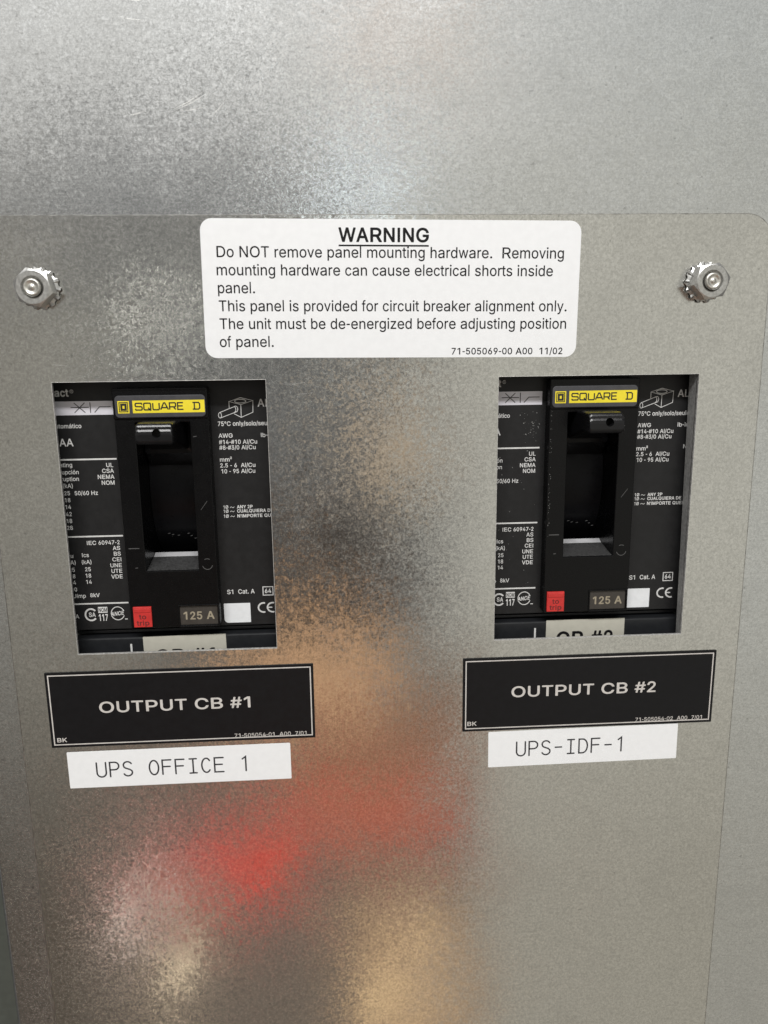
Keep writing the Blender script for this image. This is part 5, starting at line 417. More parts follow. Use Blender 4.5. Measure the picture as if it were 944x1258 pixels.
def box(bm, x0, x1, y0, y1, z0, z1, bev=0.0, seg=2):
    r = bmesh.ops.create_cube(bm, size=1.0)
    for v in r['verts']:
        v.co = ((x0+x1)/2+v.co.x*(x1-x0), (y0+y1)/2+v.co.y*(y1-y0), (z0+z1)/2+v.co.z*(z1-z0))
    if bev:
        es = list({e for v in r['verts'] for e in v.link_edges})
        bmesh.ops.bevel(bm, geom=es, offset=bev, segments=seg, affect='EDGES', profile=.5)
    return bm
def merge(a, b):
    me = bpy.data.meshes.new('m'); b.to_mesh(me); b.free(); a.from_mesh(me); bpy.data.meshes.remove(me); return a
def empty(name, label, cat, x, y, z=0, group=None, rot=0.0):
    o = bpy.data.objects.new(name, None); col.objects.link(o)
    o.empty_display_size = 0.01
    o.location = P(x, y, z); o.rotation_euler = (0, -math.radians(rot), 0)
    tag(o, label, cat, group)
    return o
def tag(o, label, cat, group=None):
    o['label'] = label; o['category'] = cat
    if group: o['group'] = group
def children(o): return [c for c in bpy.data.objects if c.parent == o]
def copy_tree(o, parent=None):
    c = o.copy(); col.objects.link(c)
    if parent: c.parent = parent
    for ch in children(o): copy_tree(ch, c)
    return c

# ------------------------------------------------------------------ the setting: wall and cabinet sheet behind everything
bm = bmesh.new(); box(bm, -700, 700, -800, 600, -130, -125)
o = link('wall', bm, M_wall); o['kind'] = 'structure'

S = empty('steel_sheet', 'broad galvanized steel cabinet sheet running behind the bolted plate', 'steel sheet', 0, 0, -2.1)
cuts = [(-124.7, -142.7, -31.0, -15.3), (73.9, -142.5, 167.4, -15.6)]
hole1 = rrect(-132, -150, -25, -9, 4); hole2 = rrect(66, -150, 167.35, -9, 4)
def prof_sheet():
    b = slab([rrect(-173.2, -520, 420, 330, 0), hole1, hole2], -1.6, 0.0, 0.0)
    return b
link('front_panel', prof_sheet(), M_sheet, S)
bm = bmesh.new()      # rolled left edge of the sheet
n = 10; ring = []
for k in range(n+1):
    a = math.radians(90+90*k/n); ring.append((-173.2+2.6*math.cos(a), -2.6+2.6*math.sin(a)))
ring.append((-175.8, -30))
prev = None
for (x, z) in ring:
    cur = (bm.verts.new((x, -520, z)), bm.verts.new((x, 330, z)))
    if prev: bm.faces.new((prev[0], prev[1], cur[1], cur[0]))
    prev = cur
link('folded_edge', bm, M_sheet, S, True)
bm = bmesh.new()      # lip turned in beside the right opening, deeper at the top
va = [bm.verts.new(c_) for c_ in ((167.15, -146, 0.55), (167.0, -13, 0.55), (166.9, -13, -7.2), (167.15, -146, -3.6), (168.4, -146, 0.55), (168.4, -13, 0.55), (168.4, -13, -7.2), (168.4, -146, -3.6))]
for f in ((0, 1, 2, 3), (4, 7, 6, 5), (3, 2, 6, 7), (0, 3, 7, 4), (1, 5, 6, 2)):
    bm.faces.new([va[i] for i in f])
link('inner_lip', bm, M_lip, S)

# ------------------------------------------------------------------ the bolted plate with two openings
A = empty('alignment_plate', 'mottled galvanized plate with two rectangular breaker openings', 'steel plate', 21, -149, 0)
rim = rrect(-155.0-21, -520+149, 196.8-21, 54.3+149, n=10, rs=(0, 0, 12.7, 12.7))
hs = [rrect(x0-21, y0+149, x1-21, y1+149, 0.15, 2) for x0, y0, x1, y1 in cuts]
link('plate', slab([rim]+hs, -1.5, 0.0, 0.06, 1), M_plate, A)
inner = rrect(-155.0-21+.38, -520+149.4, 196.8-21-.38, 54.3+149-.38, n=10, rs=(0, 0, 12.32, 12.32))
link('shaded_rim', slab([rim, inner], -1.52, 0.02, 0.015), M_rim, A)  # dark ring: gap shadow and edge grime put into the colour
for x0, y0, x1, y1 in cuts:
    link('cut_edge', slab([rrect(x0-21.02, y0+148.98, x1-20.98, y1+149.02, .15, 2), rrect(x0-20.86, y0+149.14, x1-21.14, y1+148.86, .1, 2)], -1.55, 0.03, 0.02), M_edge, A)

# ------------------------------------------------------------------ lock nuts on their studs
def make_nut(name):
    N = empty(name, '', 'lock nut', 0, 0, 0, 'lock nuts holding the plate')
    af = 7.2; hx = lambda a: af/math.cos((a+math.pi/6) % (math.pi/3)-math.pi/6)
    bm = bmesh.new(); n = 72
    rows = []
    z0, z1 = 2.3, 9.2
    def row(fr, fz): return [bm.verts.new((fr(a)*math.cos(a), fr(a)*math.sin(a), fz(a))) for a in [2*math.pi*k/n for k in range(n)]]
    rows.append(row(lambda a: 4.3, lambda a: z0))
    rows.append(row(lambda a: hx(a)-.15, lambda a: z0))
    rows.append(row(hx, lambda a: z0+.15))
    rows.append(row(hx, lambda a: z1-max(0, (hx(a)-af*.98))*.62-.05))
    rows.append(row(lambda a: af*.94, lambda a: z1))
    rows.append(row(lambda a: 4.75, lambda a: z1))
    rows.append(row(lambda a: 4.0, lambda a: z1-.8))
    rows.append(row(lambda a: 4.0, lambda a: z0))
    for r0, r1 in zip(rows, rows[1:]):
        for k in range(n): bm.faces.new((r0[k], r0[(k+1) % n], r1[(k+1) % n], r1[k]))
    link('nut', bm, M_zinc, N)
    bm = bmesh.new(); teeth = 14      # toothed washer under the nut
    prev = None; ringsets = []
    for k in range(teeth*4+1):
        a = 2*math.pi*k/(teeth*4); ph = k % 4
        r1 = 9.0 if ph in (1, 2) else 8.2
        zt = 1.3 if ph == 1 else (0.3 if ph == 2 else 0.8)
        cur = [bm.verts.new((r*math.cos(a), r*math.sin(a), z)) for r, z in ((4.2, 1.0), (6.6, 1.0), (r1, zt*.7+.05), (r1, zt*.7+.75), (6.6, 2.1), (4.2, 2.1))]
        if prev:
            for i in range(6): bm.faces.new((prev[i], cur[i], cur[(i+1) % 6], prev[(i+1) % 6]))
        prev = cur
    bmesh.ops.remove_doubles(bm, verts=bm.verts, dist=1e-4)
    link('tooth_washer', bm, M_zinc, N)
    bm = bmesh.new(); n = 40; rows = []
    prof = [(3.9, -1.0)]
    z = 0.0
    while z < 9.0:
        prof += [(3.9, z), (3.45, z+.5)]; z += 1.0
    prof += [(3.75, 9.2), (3.75, 9.5), (3.3, 10.15), (2.7, 10.2), (2.2, 9.75), (1.2, 9.6), (0.9, 9.9), (0.35, 10.05)]
    for r, z in prof:
        rows.append([bm.verts.new((r*math.cos(2*math.pi*k/n), r*math.sin(2*math.pi*k/n), z)) for k in range(n)])
    for r0, r1 in zip(rows, rows[1:]):
        for k in range(n): bm.faces.new((r0[k], r0[(k+1) % n], r1[(k+1) % n], r1[k]))
    bm.faces.new(rows[-1])
    link('threaded_stud', bm, M_zincend, N, True)
    return N
N1 = make_nut('lock_nut'); N1.location = P(-125.4, 24.4, 0); N1.rotation_euler = (0, math.radians(-14), 0)
N1['label'] = 'zinc hex nut with toothed washer on stud, left of the warning label'
N2 = copy_tree(N1); N2.location = P(166.2, 24.8, 0); N2.rotation_euler = (0, math.radians(-41), 0)
N2['label'] = 'zinc hex nut with toothed washer on stud, right of the warning label'

# ------------------------------------------------------------------ stickers on the plate
def sticker(root, w, h, r, m, t=0.12):
    return link('backing', slab([rrect(-w/2, -h/2, w/2, h/2, r)], 0.0, t, 0.03), m, root)
W = empty('warning_label', 'white rounded sticker headed WARNING with six lines of black text', 'label', 26.4, 22.8, 0.02, rot=-0.55)
sticker(W, 165.8, 58.6, 5.0, M_white)
def wl(F, s, x0, x1, y, cap, **k):
    F.text(s, x0-26.4, y-22.8, cap, .16, width=x1-x0, **k)
F = Flat(); wl(F, 'WARNING', 2.6, 41.9, 42.9, 5.6, bold=.020)
F.rect(2.6-26.4, 40.9-22.8, 41.9-26.4, 41.6-22.8, .16)
F.build('heading', M_text, W)
F = Flat()
for s, x0, x1, y in (('Do NOT remove panel mounting hardware.  Removing', -49.9, 101.9, 36.1), ('mounting hardware can cause electrical shorts inside', -50.2, 97.3, 28.6),
                     ('panel.', -50.0, -34.0, 21.1), ('This panel is provided for circuit breaker alignment only.', -49.9, 104.2, 13.5),
                     ('The unit must be de-energized before adjusting position', -49.9, 104.3, 5.9), ('of panel.', -50.2, -26.6, -1.8)):
    wl(F, s, x0, x1, y+.1, 4.55, bold=.003)
F.build('body_text', M_text, W)
F = Flat(); wl(F, '71-505069-00 A00  11/02', 52.6, 103.1, -5.2, 2.8, bold=.008); F.build('part_number', M_text, W)

def nameplate(x, y, num, part, label, tx0, tx1, px0, px1, bx0):
    N = empty('nameplate', label, 'nameplate', x, y, 0.02, 'black output nameplates')
    sticker(N, 127, 38.6, 0.3, M_name, 0.5)
    z = .54
    F = Flat(); F.stroke([(-62.0, -17.8), (62.0, -17.8), (62.0, 17.8), (-62.0, 17.8)], .55, z, True); F.build('border', M_nameink, N)
    F = Flat(); F.text('OUTPUT CB #%s' % num, tx0-x, -172.3-y, 5.5, z, width=tx1-tx0, bold=.010); F.build('title', M_nameink, N)
    F = Flat(); F.text('BK', bx0-x, -186.8-y, 2.1, z, width=4.6, bold=.012); F.build('code_letters', M_nameink, N); F = Flat()
    F.text(part, px0-x, -188.2-y+.15, 2.0, z, width=px1-px0, bold=0); F.build('part_number', M_nameink, N)
    return N
nameplate(-77.6, -170.4, '1', '71-505054-01  A00  7/01', 'black rectangular nameplate with thin pale border reading OUTPUT CB #1', -117.0, -45.0, -53.4, -18.4, -138.2)
nameplate(122.4, -170.6, '2', '71-505054-02  A00  7/01', 'black rectangular nameplate with thin pale border reading OUTPUT CB #2', 83.1, 156.0, 146.6, 180.9, 61.3)

# single-line lettering of a label printer, drawn as strokes on a cell 4.6 wide and 7.6 tall
def el(cx, cy, rx, ry, a0, a1, n=10): return [(cx+rx*math.cos(math.radians(a0+(a1-a0)*i/n)), cy+ry*math.sin(math.radians(a0+(a1-a0)*i/n))) for i in range(n+1)]
GL = {
 'U': [[(0, 7.6), (0, 2.2)]+el(2.2, 2.2, 2.2, 2.2, 180, 360)[1:]+[(4.4, 7.6)]],
 'P': [[(0, 0), (0, 7.6), (2.3, 7.6)]+el(2.3, 5.6, 2.0, 2.0, 90, -90)[1:]+[(0, 3.6)]],
 'S': [el(2.2, 5.75, 2.0, 1.85, 25, 180)+[(.5, 4.75), (1.2, 4.2), (3.2, 3.4), (4.1, 2.7)]+el(2.2, 1.95, 2.1, 1.95, 0, -155)],
 'O': [el(2.2, 3.8, 2.2, 3.8, 0, 360, 28)[:-1]],
 'F': [[(0, 0), (0, 7.6), (4.2, 7.6)], [(0, 4.1), (3.7, 4.1)]],
 'I': [[(.5, 7.6), (3.9, 7.6)], [(2.2, 7.6), (2.2, 0)], [(.5, 0), (3.9, 0)]],
 'C': [el(2.3, 3.8, 2.2, 3.8, 42, 318, 20)],
 'E': [[(4.3, 7.6), (0, 7.6), (0, 0), (4.3, 0)], [(0, 4.0), (3.7, 4.0)]],
 'D': [[(0, 0), (0, 7.6), (1.8, 7.6)]+el(1.8, 3.8, 2.5, 3.8, 90, -90, 14)[1:]+[(0, 0)]],
 '1': [[(1.0, 6.4), (2.6, 7.6), (2.6, 0)]],
 '-': [[(.6, 3.8), (3.8, 3.8)]],
}
def tape(x, y, w, h, rot, s, label, tx, ty, pitch):
    T = empty('tape_label', label, 'label', x, y, 0.02, 'white printed tape labels', rot)
    sticker(T, w, h, .5, M_tape, .14)
    F = Flat()
    for i, ch in enumerate(s):
        for k, st in enumerate(GL.get(ch, [])):
            pts = [(tx-x+i*pitch+p[0], ty-y+p[1]) for p in st]
            closed = ch == 'O'
            F.stroke(pts, .78, .18+.006*k, closed)
    F.build('lettering', M_tapeink, T)
tape(-80.6, -202.1, 108.0, 19.3, .15, 'UPS OFFICE 1', 'white tape label reading UPS OFFICE 1 under the left nameplate', -121.0, -206.3, 6.33)
tape(120.6, -200.2, 97.0, 19.3, .45, 'UPS-IDF-1', 'white tape label reading UPS-IDF-1 under the right nameplate', 86.5, -204.3, 6.38)

# ------------------------------------------------------------------ circuit breaker
ZF, ZE = 0.0, 7.0          # printed face and escutcheon front, measured from the face (which lies 12 mm behind the plate)
def make_breaker():
    B = empty('circuit_breaker', '', 'circuit breaker', 0, 0, -12, 'circuit breakers behind the plate')
    # moulded case with the printed face
    bm = slab([rrect(-52.0, -55.8, 50.0, 64.5, 1.6), rrect(-21.5, -50.0, 19.0, 58.0, 0)], -6.0, ZF, .35)
    box(bm, -52, 50, -90, 75, -75, -46)
    box(bm, -52, -22.2, -56, 64, -46, -6.05); box(bm, 19.8, 50, -56, 64, -46, -6.05)
    box(bm, -22.1, 19.7, -56, -26.5, -46, -6.05); box(bm, -22.1, 19.7, 47.5, 64, -46, -6.05)
    link('case', bm, M_face, B)
    # terminal cover below the face
    bm = bmesh.new(); box(bm, -52, 50, -95, -59.6, -30, 1.6, .8); box(bm, -52, 50, -58.6, -57.2, -20, -2.6, .3)
    cov = link('terminal_cover', bm, M_cover, B)
    F = Flat(); F.rect(-25.0, -75, -24.1, -63.0, 1.66); F.build('index_mark', M_print, cov)
    # escutcheon
    bm = slab([rrect(-22.2, -53.2, 19.9, 60.2, .8), rrect(-13.2, -25.1, 11.2, 44.9, .4), rrect(.9, -52.4, 18.9, -42.8, .3)], .02, ZE, .4, 2)
    merge(bm, slab([rrect(-22.4, 46.4, 20.1, 60.5, .9)], 3, ZE+.7, .6, 3))
    # raised rim of the rating window, slot walls, ramp
    merge(bm, slab([rrect(.2, -53.3, 19.6, -42.1, .4), rrect(.9, -52.6, 18.9, -42.8, .3)], 4, ZE+.45, .2))
    box(bm, -13.9, -13.25, -26, 45.6, -30, 6.3); box(bm, 11.25, 11.9, -26, 45.6, -30, 6.3); box(bm, -13.2, 11.2, 45.0, 45.6, -30, 6.3)
    rp = [(-13.2, -25.1, 6.5), (11.2, -25.1, 6.5), (11.2, -22.6, -9.5), (-13.2, -22.6, -9.5)]
    va = [bm.verts.new(p) for p in rp]; vb = [bm.verts.new((p[0], p[1]-1.2, p[2]-.6)) for p in rp]
    bm.faces.new(va); bm.faces.new(vb[::-1])
    for i in range(4): bm.faces.new((va[i], vb[i], vb[(i+1) % 4], va[(i+1) % 4]))
    E = link('escutcheon', bm, M_black, B)
    bm = bmesh.new()
    rp = [(-13.1, -24.95, 6.4), (11.1, -24.95, 6.4), (11.1, -22.45, -9.5), (-13.1, -22.45, -9.5)]
    va = [bm.verts.new(p) for p in rp]; bm.faces.new(va)
    link('slot_ramp', bm, M_ramp, B)
    bm = bmesh.new()
    va = [bm.verts.new(p) for p in ((-13.1, -22.6, -9.6), (11.1, -22.6, -9.6), (11.1, -21.2, -13.2), (-13.1, -21.2, -13.2))]
    vb = [bm.verts.new((v.co.x, v.co.y-1, v.co.z-.5)) for v in va]
    bm.faces.new(va); bm.faces.new(vb[::-1])
    for i in range(4): bm.faces.new((va[i], vb[i], vb[(i+1) % 4], va[(i+1) % 4]))
    link('slot_glint_strip', bm, M_glint, B)  # pale strip: the tube's reflection at the slot foot put into its colour
    # moulded relief: O, I, dash, tick
    z = ZE+.05
    def mark(name, fn):
        F = Flat(); fn(F); F.build(name, M_relief, E)
    mark('moulded_circle', lambda F: (F.arc(15.4, -22.3, 2.4, 2.6, 200, 345, .28, z, 14), F.arc(15.4, -22.3, 2.4, 2.6, 60, 120, .28, z, 8)))
    mark('moulded_dash', lambda F: F.stroke([(-20.4, -13.8), (-15.8, -13.8)], .38, z))
    mark('moulded_bar', lambda F: F.stroke([(-18.0, -23.3), (-17.0, -23.2)], .3, z))
    mark('moulded_tick', lambda F: (F.stroke([(14.0, 4.0), (17.0, 8.0)], .2, z)))
    mark('moulded_notch', lambda F: F.stroke([(12.6, 38.1), (13.9, 38.3)], .3, z))
    # curved slide that closes the slot
    bm = bmesh.new(); n = 24; prev = None
    for k in range(n+1):
        t = math.radians(-62+124*k/n); y, z = 10+42*math.sin(t), -52+40*math.cos(t)
        cur = (bm.verts.new((-13.1, y, z)), bm.verts.new((11.1, y, z)))
        if prev: bm.faces.new((prev[0], prev[1], cur[1], cur[0]))
        prev = cur
    link('slide', bm, M_slide, B, True)
    F = Flat()
    for (x, y, z) in ((-6, -11.5, -13.6), (-4.2, -12.2, -13.7), (3.4, -11.7, -13.6), (4.8, -13.0, -13.9), (-1.4, -12.6, -13.8), (6.6, -14.4, -14.3)):
        F.stroke([(x, y), (x+.9, y+.2)], .22, z+1.4)
    F.build('slide_marks', M_relief, B)
    # toggle handle: broad root, neck and rounded grip drilled for a padlock
    bm = bmesh.new()
    sec = [  # (y low, y high, z, half width)
        (22.0, 45.0, -14.0, 12.0), (29.0, 45.2, -6.5, 11.8), (31.0, 45.0, -5.5, 9.0), (34.2, 45.6, 6.0, 8.2), (36.4, 46.2, 14.0, 8.0),
        (36.4, 46.2, 21.5, 8.0), (36.6, 46.0, 23.4, 8.0), (37.0, 45.3, 24.9, 7.95), (37.2, 44.65, 25.23, 7.95), (37.4, 43.5, 25.4, 7.9), (38.2, 42.7, 25.8, 7.85), (38.8, 41.4, 26.0, 7.8)]
    prev = None; first = None
    for (ya, yb, z, hw) in sec:
        pts = rrect(-1-hw, ya, -1+hw, yb, min(1.2, hw*.15), 3)
        cur = [bm.verts.new((p[0], p[1], z)) for p in pts]
        if prev:
            for i in range(len(cur)): bm.faces.new((prev[i], prev[(i+1) % len(cur)], cur[(i+1) % len(cur)], cur[i]))
        else: first = cur
        prev = cur
    bm.faces.new(prev); bm.faces.new(first[::-1])
    H = link('toggle_handle', bm, M_handle, B)
    bm = bmesh.new()
    bmesh.ops.create_cone(bm, segments=28, radius1=1.9, radius2=1.9, depth=30, cap_ends=True, matrix=Matrix.Translation((0.2, 41.9, 22)))
    cut = link('cutter', bm, M_black)
    md = H.modifiers.new('hole', 'BOOLEAN'); md.object = cut; md.solver = 'EXACT'; md.operation = 'DIFFERENCE'
    dg = bpy.context.evaluated_depsgraph_get(); dg.update()
    me = bpy.data.meshes.new_from_object(H.evaluated_get(dg)); H.modifiers.clear(); H.data = me
    bpy.data.objects.remove(cut)
    # brand badge
    Bd = link('brand_badge', slab([rrect(-21.3, 47.3, 19.0, 57.2, 1.9)], ZE+.5, ZE+1.1, .25, 2), M_badge, B)
    z = ZE+1.14; F = Flat()
    F.rect(-20.0, 49.3, -14.9, 54.8, z); F.rect(-13.4, 49.3, 18.6, 54.9, z); F.build('yellow_field', M_yellow, Bd)
    z += .03; F = Flat()
    F.stroke([(-19.3, 50.0), (-15.6, 50.0), (-15.6, 54.1), (-19.3, 54.1)], .42, z, True)
    F.stroke([(-18.35, 50.9), (-16.5, 50.9), (-16.5, 53.2), (-18.35, 53.2)], .95, z+.01, True)
    def sq(ch, x, w, h=3.0, y=50.7):
        g = {'S': [[(w, h*.78), (w*.92, h), (w*.08, h), (0, h*.84), (0, h*.66), (w*.08, h*.52), (w*.92, h*.48), (w, h*.34), (w, h*.15), (w*.92, 0), (w*.08, 0), (0, h*.2)]],
             'Q': [[(w*.1, 0), (w*.9, 0), (w, h*.12), (w, h*.88), (w*.9, h), (w*.1, h), (0, h*.88), (0, h*.12)], [(w*.62, h*.3), (w*1.05, -h*.12)]],
             'U': [[(0, h), (0, h*.12), (w*.1, 0), (w*.9, 0), (w, h*.12), (w, h)]],
             'A': [[(0, 0), (w*.42, h), (w*.58, h), (w, 0)], [(w*.2, h*.3), (w*.8, h*.3)]],
             'R': [[(0, 0), (0, h), (w*.9, h), (w, h*.86), (w, h*.52), (w*.9, h*.4), (0, h*.4)], [(w*.62, h*.4), (w, 0)]],
             'E': [[(w, h), (0, h), (0, 0), (w, 0)], [(0, h*.52), (w*.9, h*.52)]],
             'D': [[(-w*.12, 0), (w*.82, 0), (w, h*.18), (w, h*.82), (w*.82, h), (-w*.12, h)], [(w*.16, 0), (w*.16, h)]]}[ch]
        for k, st in enumerate(g):
            F.stroke([(x+a, y+b) for a, b in st], .60, z+.012*k, ch == 'Q' and k == 0, cap=False)
    for ch, x, w in (('S', -12.2, 3.0), ('Q', -8.4, 3.0), ('U', -4.4, 2.8), ('A', -1.0, 3.4), ('R', 3.0, 2.7), ('E', 6.6, 2.5), ('D', 13.6, 2.8)): sq(ch, x, w)
    F.build('brand_lettering', M_ink, Bd)
    # trip button
    bm = bmesh.new(); box(bm, -20.7, -12.1, -52.4, -42.3, 4, ZE+1.0, .25); box(bm, -20.2, -12.6, -45.0, -43.0, 5, ZE+1.25, .2)
    T = link('trip_button', bm, M_red, B)
    F = Flat(); F.text('to', -16.4, -48.3, 2.3, ZE+1.05, 'C', width=3.4, bold=.02); F.text('trip', -16.4, -51.4, 2.3, ZE+1.05, 'C', width=6.0, bold=.02)
    F.build('button_lettering', M_redink, T)
    # rating plate
    R = link('rating_plate', slab([rrect(.95, -52.3, 18.85, -42.85, .2)], 4.5, ZE-.5, .05), M_rate, B)
    F = Flat(); F.text('125 A', 9.9, -49.6, 3.7, ZE-.45, 'C', width=14.6, bold=.022); F.build('rating_lettering', M_tan, R)
    # printing on the left of the face
    z = ZF+.04; F = Flat(); F.rect(-52, 48.2, -24.0, 54.5, z); ss = F.build('symbol_strip', M_silver, B)
    F = Flat(); zz = z+.03; w = .38
    F.stroke([(-43.2, 51.7), (-35.2, 51.7)], w, zz); F.stroke([(-41.6, 49.4), (-37.0, 53.7)], w, zz+.01); F.stroke([(-41.6, 53.7), (-37.0, 49.4)], w, zz+.02)
    F.stroke([(-34.5, 53.8), (-34.5, 49.3)], w, zz+.01); F.stroke([(-32.6, 49.4), (-30.4, 51.8), (-25.4, 51.8)], w, zz)
    F.build('breaker_symbol', M_ink, ss)
    for y in (27.7, -9.1, -42.4):
        F = Flat(); F.rect(-52, y-.36, -24.6, y+.36, z); F.build('rule_line', M_print, B)
    F = Flat(); bd = .011
    F.text('Compact', -43.7, 56.8, 3.3, z, 'R', bold=.02); F.arc(-42.3, 59.0, .75, .75, 0, 360, .16, z, 16); F.text('R', -42.3, 58.7, .7, z, 'C')
    F.text('Automático', -39.3, 42.3, 1.9, z, 'R', bold=bd); F.text('r', -50.2, 46.3, 1.9, z, 'R', bold=bd); F.text('36AA', -43.6, 34.0, 3.4, z, 'R', bold=bd)
    for s, x, y in (('Rating', -45.1, 24.3), ('Interrupción', -42.4, 20.9), ('Interruption', -42.6, 17.7), ('(kA)', -45.7, 14.5), ('25', -47.3, 11.0), ('18', -47.4, 7.7), ('14', -47.4, 4.4), ('42', -47.4, 1.0), ('18', -47.5, -2.3), ('28', -47.5, -5.6),
                    ('50/60 Hz', -34.5, 10.9), ('UL', -26.4, 23.9), ('CSA', -26.3, 21.2), ('NEMA', -26.3, 18.4), ('NOM', -26.4, 15.6)):
        F.text(s, x, y, 1.9, z, 'R', bold=bd)
    F.text('IEC 60947-2', -26.4, -13.2, 1.9, z, 'R', width=15.3, bold=bd)
    for s, x, y in (('AS', -26.4, -16.0), ('BS', -26.3, -18.8), ('CEI', -26.3, -21.6), ('UNE', -26.3, -24.5), ('UTE', -26.3, -27.3), ('VDE', -26.3, -30.1),
                    ('Ics', -41.3, -19.1), ('(kA)', -40.4, -22.5), ('25', -41.0, -26.1), ('18', -41.1, -29.3), ('14', -41.1, -32.4), ('8kV', -37.9, -39.1), ('Uimp', -44.5, -39.3),
                    ('Icu', -48.6, -19.3), ('(kA)', -47.8, -22.6), ('25', -48.5, -26.2), ('18', -48.5, -29.4), ('14', -48.5, -32.5), ('10', -48.3, -36.0), ('A', -48.6, -49.6)):
        F.text(s, x, y, 1.9, z, 'R', bold=bd)
    F.build('ratings_print', M_print, B)
    F = Flat()
    F.arc(-42.8, -48.0, 2.7, 2.9, 40, 320, .8, z, 24); F.text('SA', -42.3, -49.0, 2.1, z+.01, 'C', width=3.2, bold=.03)
    F.rect(-39.3, -47.2, -34.9, -44.2, z); F.text('117', -37.1, -51.2, 3.2, z, 'C', width=4.3, bold=.02)
    F.arc(-30.1, -47.7, 3.1, 3.3, 20, 190, .4, z, 20); F.arc(-30.1, -47.7, 3.1, 3.3, 205, 340, .4, z, 20)
    F.text('ANCE', -30.1, -48.7, 1.9, z+.01, 'C', width=6.6, bold=.03, shear=.3, rot=.12); F.rect(-26.9, -50.9, -25.6, -50.5, z)
    cm = F.build('approval_marks', M_print, B)
    F = Flat(); F.text('NOM', -37.1, -46.7, 2.0, z+.03, 'C', width=3.9, bold=.02); F.build('reversed_letters', M_ink, cm)
    # printing on the right of the face
    F = Flat(); w = .26
    top = [(28.5, 53.3), (33.8, 55.0), (39.5, 53.6), (33.9, 51.8)]
    F.stroke(top, w, z, True); F.stroke([(28.5, 53.3), (28.5, 50.5)], w, z+.01); F.stroke([(30.7, 47.6), (33.8, 45.9), (39.3, 48.2), (39.5, 53.6)], w, z+.01)
    F.stroke([(33.9, 51.8), (33.8, 45.9)], w, z+.02); F.arc(33.7, 53.4, 2.6, .85, 0, 360, w, z+.02, 20)
    F.stroke([(24.0, 48.3), (31.3, 51.1)], w, z+.02); F.stroke([(24.3, 45.8), (32.0, 48.6)], w, z+.02)
    F.arc(31.5, 49.8, .9, 1.35, 110, -100, w, z+.025, 14); F.arc(30.7, 49.6, .8, 1.3, 90, -80, w, z+.03, 12); F.arc(24.1, 47.0, .7, 1.25, 0, 360, w, z+.03, 16)
    F.build('terminal_diagram', M_print, B)
    F = Flat()
    F.text('AL', 41.6, 50.8, 3.4, z, bold=.012)
    F.build('terminal_heading', M_print, B); F = Flat()
    F.text('75°C only/solo/seulement', 22.9, 42.1, 2.0, z, width=33.5*.93, bold=bd)
    F.text('AWG', 22.9, 36.6, 1.9, z, width=6.5, bold=bd); F.text('lb-in', 42.5, 36.6, 1.9, z, width=5.6, bold=bd)
    F.text('#14-#10 Al/Cu', 22.9, 33.6, 1.9, z, width=17.7, bold=bd); F.text('#8-#3/0 Al/Cu', 22.9, 31.0, 1.9, z, width=16.9, bold=bd)
    F.text('mm²', 22.9, 25.4, 1.9, z, width=5.6, bold=bd); F.text('N·m', 46.0, 26.0, 1.9, z, bold=bd)
    F.text('2.5 - 6  Al/Cu', 22.9, 22.6, 1.9, z, width=16.4, bold=bd); F.text('10 - 95 Al/Cu', 23.3, 19.8, 1.9, z, width=15.8, bold=bd)
    F.build('wire_sizes', M_print, B); F = Flat()
    for s, y, wd in (('ANY 2P', 2.8, 7.4), ('CUALQUIERA DE 2P', .8, 20.3), ("N'IMPORTE QUEL", -1.6, 18.6)):
        F.text(s, 29.7, y, 1.5, z, width=wd, bold=.022); F.text('1Ø', 23.3, y, 1.5, z, width=2.3, bold=.01)
        F.stroke([(26.5, y+.4), (26.9, y+.85), (27.4, y+.6), (27.9, y+.35), (28.4, y+.8)], .2, z)
    F.build('phase_note', M_print, B); F = Flat()
    F.text('S1', 22.8, -39.6, 2.1, z, bold=bd); F.text('Cat. A', 28.2, -39.6, 2.2, z, width=7.9, bold=bd)
    F.build('category_note', M_print, B); F = Flat()
    F.stroke([(40.2, -40.7), (45.0, -40.7), (45.0, -36.5), (40.2, -36.5)], .42, z, True); F.text('64', 42.6, -39.6, 2.1, z, 'C', width=3.1, bold=.02)
    F.build('boxed_number', M_print, B)
    F = Flat()
    F.arc(40.2, -47.0, 2.6, 2.35, 75, 285, .75, z, 18); F.arc(44.6, -47.0, 2.6, 2.35, 75, 285, .75, z, 18); F.stroke([(42.3, -47.0), (44.1, -47.0)], .6, z+.01)
    F.build('conformity_mark', M_print, B)
    link('blank_patch', slab([rrect(20.9, -54.3, 33.7, -44.4, n=5, rs=(2.0, .3, .3, .3))], ZF+.02, ZF+.1, .02), M_sqr, B)
    return B
M_glint = simple('grey_glint_plastic', (0.46, 0.46, 0.47), 0.26)
M_ramp = simple('lit_worn_ramp', (0.05, 0.05, 0.05), 0.4, var=.5, scale=1400, bump=.5)  # paler than the escutcheon: lamp light on the ramp put into its worn grey
M_handle = simple('handle_plastic', (0.007, 0.007, 0.008), 0.24, spec=.3)
M_relief = simple('worn_relief', (0.09, 0.09, 0.09), 0.35)
B1 = make_breaker(); B1.location = P(-77.9, -79.0, -12)
B2 = copy_tree(B1); B2.location = P(-77.9+199.3, -79.0+1.3, -12)
B1['label'] = 'black circuit breaker in the left opening, toggle up, above OUTPUT CB #1'
B2['label'] = 'black circuit breaker in the right opening, toggle up, above OUTPUT CB #2'

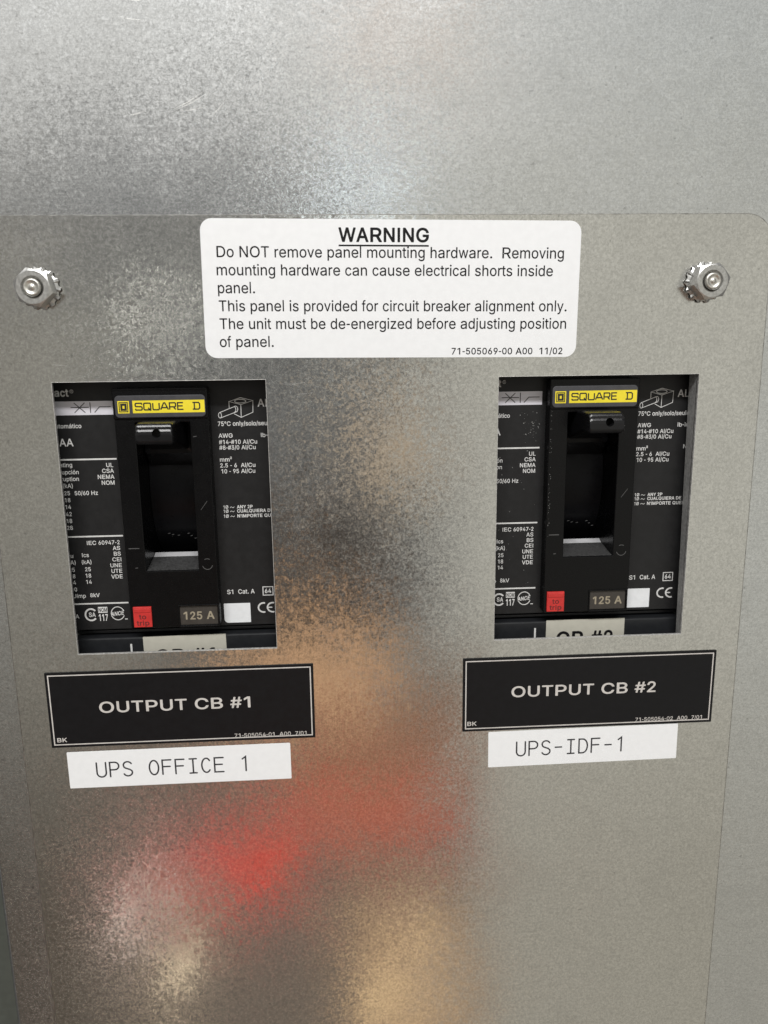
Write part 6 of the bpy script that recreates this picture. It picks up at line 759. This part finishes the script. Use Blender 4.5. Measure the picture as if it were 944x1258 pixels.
# cream stickers on the terminal covers, half hidden by the plate
def cream(x, y, num, label, rot, dy):
    C_ = empty('cover_label', label, 'label', x, y, -10.3, 'cream stickers on the breakers', rot)
    link('backing', slab([rrect(-20.0, -16.0, 20.0, 0.0, .3)], 0, .12, .02), M_cream, C_)
    F = Flat(); F.text('CB #%s' % num, -.2, -14.0+dy, 7.4, .16, 'C', width=29, bold=.03); F.build('lettering', M_text, C_)
cream(-76.6, -138.4, '1', 'cream label reading CB #1 peeking above the lower plate edge, left breaker', .5, -0.45)
cream(122.4, -136.8, '2', 'cream label reading CB #2 peeking above the lower plate edge, right breaker', 0, 0.2)

# fine scratches in the zinc and dust on the right breaker
M_scr = simple('fresh_scratch', (0.80, 0.80, 0.78), 0.3, 1.0, var=.2, scale=900)
def scratch(root, x0, y0, x1, y1, w, z):
    F = Flat(); mx, my = (x0+x1)/2+(y1-y0)*.03, (y0+y1)/2-(x1-x0)*.03
    F.poly([(x0, y0), (mx+w*.3, my-w*.5), (x1, y1), (mx-w*.3, my+w*.5)], z); return F.build('scratch', M_scr, root)
for a in ((-66.4, 95.3, -50.5, 103.9), (-66.0, 95.0, -49.0, 103.2), (-64.0, 95.3, -50.0, 97.5), (-49.7, 93.2, -42.2, 100.5), (-83.8, 93.5, -75.5, 95.8), (-81, 137.0, -72.5, 137.2), (-85, 131, -73, 129.5)):
    scratch(S, *a, .26, .03)
for a in ((-124, -7.5, -117, -8.0), (-26, -17.5, -12, -16.8), (-18, -22, -10, -21.5), (-140, -78, -137.5, -80)):
    scratch(A, a[0]-21, a[1]+149, a[2]-21, a[3]+149, .22, .02)
M_dust = simple('grey_dust', (0.28, 0.28, 0.27), 0.8)
F = Flat(); rnd = random.Random(3)
for k in range(70):
    x, y = (rnd.gauss(-28.5, 2.6), rnd.gauss(38, 5.5)) if k < 46 else (rnd.uniform(-45, -25), rnd.uniform(-40, 25))
    if not (-46 < x < -24.4 and -41 < y < 46.5): continue
    r = rnd.uniform(.06, .26); a = rnd.uniform(0, 3); e = rnd.uniform(.25, 1)
    F.poly([(x+r*math.cos(a+t)*(1 if i % 2 else e), y+r*math.sin(a+t)*(e if i % 2 else 1)) for i, t in enumerate((0, 1.1, 2.2, 3.3, 4.4, 5.4))], .09+k*.0006)
d = F.build('dust_specks', M_dust, B2); d['kind'] = 'stuff'
F = Flat()
for k in range(40):
    y = rnd.uniform(-15, 46); r = rnd.uniform(.08, .3); x = rnd.uniform(-21.6, -20.6)
    F.poly([(x, y), (x+r*.5, y+.1), (x+r*.4, y+r*1.6), (x-.05, y+r)], ZE+.06+k*.0006)
d = F.build('edge_scuffs', M_dust, B2); d['kind'] = 'stuff'

F = Flat(); rnd = random.Random(11)
for k in range(26):
    x, y = rnd.uniform(60, 190), rnd.uniform(-370, -215); r = rnd.uniform(.12, .38)
    F.poly([(x-21+r*math.cos(t)*rnd.uniform(.6, 1.2), y+149+r*math.sin(t)*rnd.uniform(.6, 1.2)) for t in (0, 1.2, 2.5, 3.8, 5.0)], .02+k*.0005)
d = F.build('zinc_specks', M_scr, A); d['kind'] = 'stuff'
